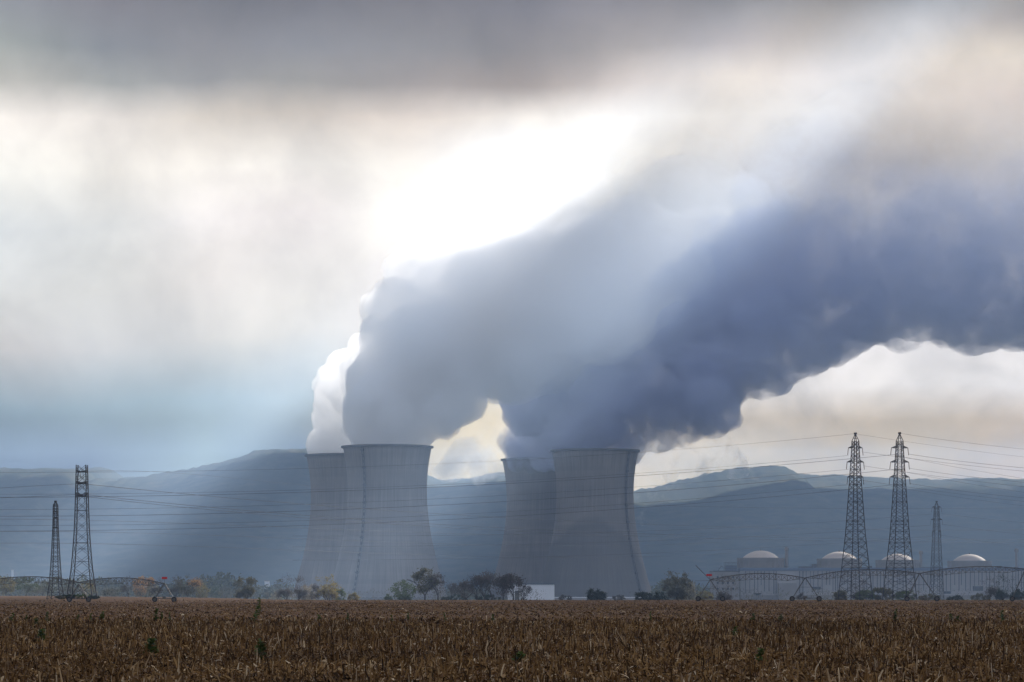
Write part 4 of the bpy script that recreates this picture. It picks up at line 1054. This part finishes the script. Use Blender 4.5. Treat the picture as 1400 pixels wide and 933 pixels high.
# (px, D, height px, width px, kind, leaf, label, extra)
TREES = [
    (8, 1300, 28, 30, 'leafy', 'yellow', 'hazy yellow tree nearest the frame edge, beyond the arched boom', {}),
    (36, 1250, 30, 34, 'leafy', 'green', 'dull green tree between the frame edge and the narrow pylon', {}),
    (58, 1350, 24, 24, 'leafy', 'olive', 'small olive tree just before the narrow pylon', {}),
    (92, 1300, 26, 26, 'sparse', 'olive', 'thin olive tree seen between the two field pylons', {}),
    (122, 1250, 22, 26, 'sparse', 'yellow', 'low yellowish tree behind the broad pylon', {}),
    (152, 1150, 12, 24, 'bush', 'dark', 'dark rounded bush past the broad pylon', {'name': 'shrub', 'cat': 'shrub'}),
    (176, 1150, 32, 28, 'bare', 'bare', 'bare thin tree in front of the orange ones', {}),
    (192, 1250, 30, 22, 'leafy', 'orange', 'pale orange tree touching the end of the arched boom', {}),
    (206, 1280, 28, 20, 'leafy', 'pale', 'straw coloured tree beside the red plate', {'accent': ('orange', 0, .9)}),
    (217, 1150, 30, 26, 'bare', 'bare', 'bare tree right behind the wheeled tower with the red plate', {}),
    (241, 1150, 34, 22, 'bare', 'bare', 'dark bare tree just beyond the red plate', {'stems': 2}),
    (257, 1150, 35, 38, 'sparse', 'olive', 'broad olive tree with an orange patch on its crown', {'accent': ('orange', .55, .68), 'nleaf': 2200}),
    (276, 1300, 22, 22, 'leafy', 'yellow', 'small yellowing tree beside the orange-patched one', {}),
    (296, 1700, 22, 14, 'leafy', 'green', 'hazy pointed tree far behind the field edge', {}),
    (309, 1650, 20, 18, 'leafy', 'grey', 'hazy grey tree behind the gap before the round olive tree', {}),
    (338, 1000, 33, 38, 'leafy', 'olive', 'round olive tree with a short dark trunk standing by itself', {'nleaf': 2600, 'trunk_k': .16}),
    (367, 1600, 20, 14, 'leafy', 'dark', 'hazy dark conical tree beside the pale farmhouse', {}),
    (377, 1400, 12, 16, 'sparse', 'pale', 'low pale thicket before the bare twin-trunked tree', {}),
    (392, 1000, 35, 30, 'bare', 'bare', 'bare tree with a thick forked trunk beside the cooling tower foot', {'stems': 2, 'nleaf': 1900}),
    (409, 1000, 36, 24, 'bare', 'bare', 'bare upright tree against the edge of the hindmost tower', {'stems': 2}),
    (420, 1100, 24, 22, 'sparse', 'pale', 'pale wispy tree between two bare trunks', {}),
    (430, 1000, 24, 14, 'bare', 'bare', 'slender bare sapling leaning beside the yellow-green tree', {'lean': .15}),
    (448, 1000, 36, 32, 'sparse', 'yellow', 'yellow-green tree with a stout dark trunk before the tower', {'nleaf': 2000, 'stems': 2}),
    (464, 1050, 17, 18, 'leafy', 'green', 'dark green bushy tree beside the yellow-green one', {}),
    (483, 1050, 10, 14, 'bush', 'yellow', 'small yellow-green shrub alone before the first tower', {'name': 'shrub', 'cat': 'shrub'}),
    (531, 1050, 8, 12, 'bush', 'green', 'tiny green shrub before the middle of the first tower', {'name': 'shrub', 'cat': 'shrub'}),
    (553, 1000, 29, 36, 'leafy', 'green', 'wide yellowish green tree at the start of the long grove', {'nleaf': 2400, 'trunk_k': .1}),
    (581, 960, 41, 30, 'sparse', 'olive', 'tall olive tree with bare trunk, second in the long grove', {'nleaf': 2300, 'trunk_k': .3}),
    (599, 960, 38, 24, 'sparse', 'bare', 'tall slim brown tree in front of the tower edge', {'nleaf': 825, 'trunk_k': .3}),
    (616, 1150, 26, 22, 'bare', 'bare', 'hazy grey tree in the gap between the tower pairs', {'nleaf': 900, 'trunk_k': .26}),
    (629, 1150, 28, 24, 'bare', 'bare', 'hazy bare tree in the middle of the gap between the tower pairs', {'nleaf': 900, 'trunk_k': .26}),
    (637, 1000, 29, 20, 'sparse', 'bare', 'brown tree with thin upright trunk in the gap', {'nleaf': 900, 'trunk_k': .26}),
    (652, 980, 36, 24, 'bare', 'bare', 'bare tree at the start of the tall cluster', {'nleaf': 935, 'trunk_k': .26}),
    (662, 980, 39, 24, 'sparse', 'bare', 'tall thin brown tree in the tall cluster', {'nleaf': 715, 'trunk_k': .26}),
    (673, 1000, 42, 26, 'bare', 'bare', 'tallest bare tree, at the edge of the hind tower of the second pair', {'nleaf': 990, 'trunk_k': .26}),
    (688, 960, 41, 34, 'sparse', 'bare', 'broad brown tree before the hind tower of the second pair', {'nleaf': 1155, 'trunk_k': .26}),
    (702, 960, 40, 34, 'sparse', 'bare', 'brown spreading tree half in front of the white shed', {'nleaf': 1100, 'trunk_k': .26}),
    (716, 980, 24, 20, 'bare', 'bare', 'low bare tree in front of the white shed', {'nleaf': 900, 'trunk_k': .26}),
    (668, 1050, 8, 40, 'bush', 'dark', 'dark undergrowth mound beneath the tall cluster', {'name': 'shrub', 'cat': 'shrub'}),
    (622, 1050, 8, 40, 'bush', 'dark', 'dark low scrub beneath the trees in the gap', {'name': 'shrub', 'cat': 'shrub'}),
    (773, 1300, 8, 18, 'sparse', 'bare', 'small bare shrub beside the white shed', {'name': 'shrub', 'cat': 'shrub'}),
    (810, 1000, 16, 14, 'leafy', 'dark', 'dark little tree, first of a pair before the dark-patched tower', {'trunk_k': .2}),
    (821, 1000, 15, 13, 'leafy', 'dark', 'dark little tree, second of the pair before the dark-patched tower', {'trunk_k': .2}),
    (845, 1300, 8, 18, 'sparse', 'bare', 'faint bare shrub by the low pale wall', {'name': 'shrub', 'cat': 'shrub'}),
    (881, 1000, 13, 26, 'bush', 'dark', 'dark rounded bush at the foot of the dark-patched tower', {'name': 'shrub', 'cat': 'shrub'}),
    (902, 1000, 11, 28, 'bush', 'dark', 'low dark bush leading up to the round grey-green tree', {'name': 'shrub', 'cat': 'shrub'}),
    (926, 950, 41, 42, 'leafy', 'grey', 'large round grey-green tree standing between tower and reactors', {'nleaf': 3400, 'trunk_k': .06}),
    (944, 1200, 26, 10, 'leafy', 'pale', 'pale yellowish tree peeping past the round grey-green one', {}),
    (963, 1300, 14, 20, 'bush', 'yellow', 'small yellow bush behind the first wheels of the boom', {'name': 'shrub', 'cat': 'shrub'}),
    (993, 1000, 34, 40, 'bare', 'bare', 'dense bare brown tree in front of the scaffolded block', {'nleaf': 3000, 'trunk_k': .08, 'stems': 3}),
    (1096, 1000, 10, 14, 'bare', 'bare', 'small bare bush between the wheels of the second wheeled tower', {'name': 'shrub', 'cat': 'shrub'}),
    (1148, 1000, 14, 18, 'bush', 'olive', 'low olive bush at the foot of the edge-on pylon', {'name': 'shrub', 'cat': 'shrub'}),
    (1174, 1000, 36, 34, 'bare', 'bare', 'bare brown tree tangled behind the edge-on pylon', {'nleaf': 2200, 'trunk_k': .1, 'stems': 2}),
    (1184, 990, 15, 34, 'bush', 'green', 'green bush between the two tall pylons, nearest the edge-on one', {'name': 'shrub', 'cat': 'shrub'}),
    (1207, 990, 18, 34, 'bush', 'olive', 'brownish bush midway between the two tall pylons', {'name': 'shrub', 'cat': 'shrub'}),
    (1237, 990, 14, 34, 'bush', 'green', 'green bush at the foot of the wide-armed pylon', {'name': 'shrub', 'cat': 'shrub'}),
    (1270, 1000, 9, 34, 'bush', 'olive', 'low brown bush at the foot of the short pylon', {'name': 'shrub', 'cat': 'shrub'}),
    (1306, 1000, 7, 24, 'bush', 'dark', 'very low dark bush past the short pylon', {'name': 'shrub', 'cat': 'shrub'}),
    (1342, 1000, 9, 28, 'bush', 'olive', 'low brown bush beneath the spreading bare tree', {'name': 'shrub', 'cat': 'shrub'}),
    (1352, 1000, 34, 30, 'bare', 'bare', 'dark bare tree with a leaning trunk before the hall', {'nleaf': 1500, 'trunk_k': .18}),
    (1371, 1000, 38, 46, 'bare', 'dark', 'spreading dark bare tree, the last before the frame edge', {'nleaf': 3000, 'trunk_k': .12, 'stems': 2}),
    (1395, 1000, 14, 30, 'bush', 'dark', 'dark bush cut off by the frame edge', {'name': 'shrub', 'cat': 'shrub'}),
]
for i, (px, D, hp, wp, kind, leaf, label, ex) in enumerate(TREES):
    lift = (816.5 - 820.5) if False else 0
    # tree heights were read from the visible field edge: add what stands below it
    extra = max(0, (HY + (EYE - ground_z((px - 700) / F * D, D)) * F / D) - 821)
    tree(px, D, hp + extra, wp, kind, leaf, label, 100 + i, **ex)

# bushes around the feet of the field pylons
for i, (px, D, hp, wp, leaf, lb) in enumerate([(92, 600, 6.5, 26, 'dark', 'dark green bush between the feet of the two field pylons'), (112, 606, 7, 30, 'green', 'green bush in the middle of the broad pylon footing'), (128, 600, 5, 18, 'dark', 'low dark bush at the outer foot of the broad pylon'), (82, 596, 5, 16, 'olive', 'brownish tuft of scrub at the foot of the narrow pylon')]):
    tree(px, D, hp, wp, 'bush', leaf, lb, 300 + i, name='shrub', cat='shrub', group='bushes at the pylon feet', nleaf=1800)
# uprooted stump by the white shed
base = gpos(713, 930); t = empty('tree_stump', base); mb = MB(); rnd = random.Random(8); S = 930 / F
for k in range(16):
    a = Vector((rnd.uniform(-3, 3) * S, rnd.uniform(-.5, .5), rnd.uniform(0, 3) * S)); b = Vector((rnd.uniform(-7, 8) * S, rnd.uniform(-1, 1), rnd.uniform(2, 11) * S)); mb.bar(a, b, .28, .08, n=6)
mb.bar((-6 * S, 0, -.3), (4 * S, .3, 3 * S), .6, .4, n=8)
mb.build('roots', BARK, t); tag(t, 'dark uprooted stump lying before the white shed', 'stump')

def woods():
    rnd = random.Random(77); vs = []; fs = []
    def blob(x, y, h, w_):
        for k in range(110):
            a = Vector((rnd.gauss(0, 1), rnd.gauss(0, 1), 0)); p = Vector((x + a.x * w_ * .4, y + a.y * w_ * .4, ground_z(x, y) + h * rnd.uniform(.05, 1) * (1 - .25 * abs(a.x))))
            a1 = Vector((rnd.gauss(0, 1), rnd.gauss(0, 1), rnd.gauss(0, 1))).normalized(); a2 = a1.cross(Vector((rnd.gauss(0, 1), rnd.gauss(0, 1), 1))).normalized(); s_ = rnd.uniform(1.0, 2.4); b = len(vs)
            vs.extend([tuple(p - a1 * s_), tuple(p + a2 * s_ * .8), tuple(p + a1 * s_)]); fs.append((b, b + 1, b + 2))
    for i in range(900):
        D = rnd.uniform(1900, 3600); px = rnd.uniform(-150, 1550)
        if 390 < px < 900 and D < 2900: continue
        if px > 960 and D < 2900: continue
        blob((px - 700) / F * D, D, rnd.uniform(8, 17), rnd.uniform(8, 16))
    for (px, D, h) in [(285, 2300, 19), (300, 2350, 22), (313, 2300, 20), (325, 2400, 16), (20, 2100, 14), (150, 2200, 13)]:
        for q in range(5): blob((px - 700) / F * D + rnd.gauss(0, 4), D + rnd.gauss(0, 5), h, 12)
    o = mesh_np('distant_woods', vs, fs, 3, leaf_mat('distant_wood_leaves', (.12, .12, .06), .7))
    tag(o, 'hazy far-off woods spread over the plain below the ridge', 'woods', kind='stuff')
woods()
def scrub():
    rnd = random.Random(12); vs = []; fs = []
    for i in range(230):
        px = rnd.uniform(-10, 745) if i % 4 else rnd.uniform(870, 1420); D = rnd.uniform(1030, 1180)
        if 450 < px < 535 and rnd.random() < .7: continue
        x = (px - 700) / F * D; z0 = ground_z(x, D); h = rnd.uniform(2.5, 4.5) + max(0, (HY + (EYE - z0) * F / D) - 821) * D / F
        for k in range(60):
            p = Vector((x + rnd.gauss(0, 1.6), D + rnd.gauss(0, 1.5), z0 + h * rnd.random() ** .8)); b = len(vs)
            d = Vector((rnd.gauss(0, 1), rnd.gauss(0, 1), rnd.gauss(.8, 1))).normalized() * rnd.uniform(.4, 1.1); o_ = Vector((rnd.gauss(0, 1), rnd.gauss(0, 1), 0)).normalized() * .1
            vs.extend([tuple(p - o_), tuple(p + o_), tuple(p + d)]); fs.append((b, b + 1, b + 2))
    o = mesh_np('scrub', vs, fs, 3, LEAF['grey'])
    tag(o, 'tangled grey scrub along the far edge of the field', 'scrub', kind='stuff')
scrub()
# ------------------------------------------------------------------ the stubble
def straw_mat():
    m = bpy.data.materials.new('dry_maize_straw'); m.use_nodes = True
    t = NT(m.node_tree); b = t.n['Principled BSDF']; b.inputs['Roughness'].default_value = .9; b.inputs['Specular IOR Level'].default_value = .05
    g = t.node('ShaderNodeNewGeometry')
    r = t.ramp(g.outputs['Random Per Island'], [(0, (.028, .016, .008)), (.3, (.092, .050, .020)), (.65, (.20, .114, .045)), (.88, (.29, .18, .08)), (.97, (.46, .35, .23)), (1, (.52, .42, .30))])
    n = t.node('ShaderNodeTexNoise', i_Vector=g.outputs['Position'], i_Scale=.12, i_Detail=4.0)
    c = t.mix(1.0, r, t.mix(t.maprange(n.outputs['Fac'], .35, .65), (.55, .5, .48, 1), (1.15, 1.1, 1.0, 1)), 'MULTIPLY')
    t.l.new(c, b.inputs['Base Color'])
    return m
STRAW = straw_mat()
def blades(name, X, Y, H, W, lean, m, seed, bend=True):
    """upright tapered blades: two crossed-free strips each of a lower quad and a bent upper quad"""
    rs = np.random.RandomState(seed); n = len(X)
    a = rs.uniform(0, np.pi, n); dx = np.cos(a) * W / 2; dy = np.sin(a) * W / 2
    lx = rs.normal(0, 1, n) * lean * H; ly = rs.normal(0, 1, n) * lean * H
    Z = np.array([ground_z(x, y) for x, y in zip(X, Y)]) - .02
    k = rs.uniform(.45, .65, n)
    kx = lx * rs.uniform(-.4, 2.2, n); ky = ly * rs.uniform(-.4, 2.2, n)
    V = np.empty((n, 6, 3))
    V[:, 0] = np.stack([X - dx, Y - dy, Z], 1); V[:, 1] = np.stack([X + dx, Y + dy, Z], 1)
    V[:, 2] = np.stack([X + lx * k + dx * .9, Y + ly * k + dy * .9, Z + H * k], 1); V[:, 3] = np.stack([X + lx * k - dx * .9, Y + ly * k - dy * .9, Z + H * k], 1)
    V[:, 4] = np.stack([X + kx + dx * .6, Y + ky + dy * .6, Z + H], 1); V[:, 5] = np.stack([X + kx - dx * .6, Y + ky - dy * .6, Z + H], 1)
    b = np.arange(n)[:, None] * 6
    Fq = np.concatenate([b + np.array([[0, 1, 2, 3]]), b + np.array([[3, 2, 4, 5]])], 0)
    return V.reshape(-1, 3), Fq

def scatter_field():
    rs = np.random.RandomState(4)
    Vs = []; Fs = []; off = 0
    def add(V, Fq):
        nonlocal off
        Vs.append(V); Fs.append(Fq + off); off += len(V)
    # stalks in rows that run a little across the view; kept to what the view can reach plus a margin
    def band(d0, d1, rows, step, hmin, hmax, wd, leanv, seed, keep=1.0):
        ang = R(80); ca, sa = math.cos(ang), math.sin(ang)
        half = d1 * .19 + 6
        n_rows = int((d1 - d0 + half * .6) / rows) + 2
        xs = []; ysl = []
        L = np.arange(-half, half, step)
        for i in range(n_rows):
            y0 = d0 - half * .2 + i * rows
            x = L + rs.uniform(-.25, .25, len(L)) * step; y = y0 + L * math.cos(ang) * 1.0 + rs.normal(0, .05, len(L))
            xs.append(x); ysl.append(y)
        x = np.concatenate(xs); y = np.concatenate(ysl)
        ok = (y > d0) & (y <= d1) & (np.abs(x) < y * .182 + 3) & (rs.uniform(0, 1, len(x)) < keep)
        x, y = x[ok], y[ok]
        n = len(x)
        H = rs.uniform(hmin, hmax, n) * np.where(rs.uniform(0, 1, n) < .08, 1.5, 1.0)
        if d0 == 152: H = H * (1 + 2.6 * np.exp(-(y - 152) / 16))
        add(*blades('b', x, y, H, rs.uniform(.6, 1.5, n) * wd, leanv, None, seed))
        return n
    c = 0
    c += band(38, 75, .72, .16, .10, .34, .028, .22, 1, .9)
    c += band(75, 130, .72, .20, .12, .34, .035, .22, 2, .9)
    c += band(130, 152, .8, .32, .12, .32, .045, .2, 3, .9)
    c += band(152, 420, 1.2, .7, .03, .09, .10, .2, 4, .9)
    # leaves and husks hanging from and lying between the stalks
    def litter(d0, d1, n, s, seed):
        rs2 = np.random.RandomState(seed)
        y = np.sqrt(rs2.uniform(d0 ** 2, d1 ** 2, n)); x = rs2.uniform(-1, 1, n) * (y * .182 + 3)
        z = np.array([ground_z(a, b) for a, b in zip(x, y)]) + rs2.uniform(.01, .14, n)
        a = rs2.uniform(0, 2 * np.pi, n); l = s * rs2.uniform(.5, 1.6, n); wv = l * rs2.uniform(.1, .28, n); ti = rs2.normal(0, .55, n); ro = rs2.normal(0, .9, n)
        ux, uy, uz = np.cos(a) * np.cos(ti), np.sin(a) * np.cos(ti), np.sin(ti)
        vx, vy, vz = -np.sin(a) * np.cos(ro), np.cos(a) * np.cos(ro), np.sin(ro)
        V = np.empty((n, 6, 3)); C_ = np.stack([x, y, z], 1); U = np.stack([ux, uy, uz], 1) * l[:, None] / 2; W_ = np.stack([vx, vy, vz], 1) * wv[:, None] / 2
        dz = np.zeros((n, 3)); dz[:, 2] = l * rs2.uniform(.05, .3, n)
        V[:, 0] = C_ - U - W_ * .3 - dz; V[:, 1] = C_ - U + W_ * .3 - dz; V[:, 2] = C_ + W_; V[:, 3] = C_ - W_; V[:, 4] = C_ + U + W_ * .2 - dz; V[:, 5] = C_ + U - W_ * .2 - dz
        b = np.arange(n)[:, None] * 6
        add(V.reshape(-1, 3), np.concatenate([b + np.array([[0, 1, 2, 3]]), b + np.array([[3, 2, 4, 5]])], 0))
    litter(38, 75, 34000, .17, 11); litter(75, 130, 26000, .22, 12); litter(130, 152, 9000, .36, 13); litter(152, 300, 9000, .30, 14); litter(300, 540, 5000, .4, 15)
    print('stubble', c)
    o = mesh_np('maize_stubble', np.concatenate(Vs), np.concatenate(Fs), 4, STRAW)
    tag(o, 'brown dry maize stubble and husks covering the field', 'stubble', kind='stuff')
scatter_field()

WEED = leaf_mat('weed_leaves', (.075, .105, .025), .5)
def weed(px, py_base, h_px, label, seed, w_px=None, dead=False):
    D = EYE * F / (py_base - HY)
    base = gpos(px, D); S = D / F; h = h_px * S * 1.3; rnd = random.Random(seed)
    w_ = (w_px or h_px * .4) * S
    t = empty('weed', base, rnd.random() * 6)
    mb = MB(); p = Vector((0, 0, -.02)); pts = [p]
    for k in range(6):
        p = p + Vector((rnd.gauss(0, .04) * h, rnd.gauss(0, .04) * h, h / 6)); pts.append(p)
    for a, b in zip(pts, pts[1:]): mb.bar(a, b, .012 * max(1, D / 120), n=5)
    mb.build('stem', STRAW if dead else WEED, t)
    vs = []; fs = []
    for k in range(int(85 if not dead else 30)):
        i = rnd.uniform(.3, 5.9); q = pts[int(i)].lerp(pts[int(i) + 1], i % 1); a = rnd.random() * 6.28
        l = w_ * rnd.uniform(.45, .95) * (1 - .09 * i); d = Vector((math.cos(a), math.sin(a), rnd.uniform(-.2, .7))) * l; o_ = Vector((-math.sin(a), math.cos(a), rnd.uniform(-.5, .5))) * l * .4; b = len(vs)
        vs += [q, q + d * .5 + o_, q + d, q + d * .5 - o_]; fs.append((b, b + 1, b + 2, b + 3))
    mesh_np('leaves', [tuple(v) for v in vs], fs, 4, STRAW if dead else WEED, t)
    tag(t, label, 'weed', 'weeds standing in the stubble')
WEEDS = [(349, 853, 31, 'tallest green weed, standing alone before the bare trees', 9), (16, 852, 11, 'upright weed close to the frame edge', 6), (37, 852, 9, 'thin short weed second from the frame edge', 4),
    (65, 852, 12, 'branching weed below the broad pylon', 6), (49, 858, 10, 'low spreading weed under the narrow pylon', 8), (105, 851, 9, 'small weed past the broad pylon', 5), (123, 851, 10, 'small weed between two like it past the broad pylon', 5),
    (137, 851, 12, 'bushy weed halfway to the red plate', 7), (213, 851, 15, 'tall weed right below the wheeled tower with the red plate', 8), (222, 851, 11, 'weed in the middle of the trio below the red plate', 5),
    (231, 850, 10, 'last weed of the trio below the red plate', 4), (57, 880, 15, 'leafy weed among the near stubble below the narrow pylon', 14), (360, 904, 22, 'big leafy weed low in the near stubble', 16), (205, 898, 20, 'dark leafy weed in the near stubble below the first wheels', 18),
    (436, 851, 8, 'small weed under the yellow-green tree', 6), (474, 852, 11, 'dark upright weed before the first cooling tower', 5), (537, 852, 9, 'little weed below the tiny green shrub', 5), (558, 852, 11, 'weed beneath the wide yellowish green tree', 5),
    (609, 853, 12, 'weed beside the dead brown stalk', 4), (674, 852, 10, 'weed below the tall cluster of bare trees', 5), (889, 851, 12, 'weed below the foot of the dark-patched tower', 4), (1027, 852, 10, 'weed under the scaffolded block', 6),
    (1068, 852, 9, 'weed below the brown annex of the hall', 7), (1225, 850, 14, 'tall weed below the wide-armed pylon', 6), (1302, 851, 9, 'low weed past the short pylon', 7), (1310, 852, 8, 'tiny weed beside the low one past the short pylon', 6),
    (1370, 853, 14, 'upright weed below the spreading dark tree', 7), (1004, 872, 12, 'green weed in the middle of the near stubble below the scaffold', 9), (1042, 912, 20, 'broad green weed near the bottom of the picture below the stack', 14), (710, 908, 12, 'bright green tuft in the near stubble below the white shed', 16)]
for i, (px, py, h, lb, wp) in enumerate(WEEDS): weed(px, py, h, lb, 500 + i, wp)
weed(594, 861, 21, 'dead brown stalk leaning above the stubble', 700, 10, dead=True)
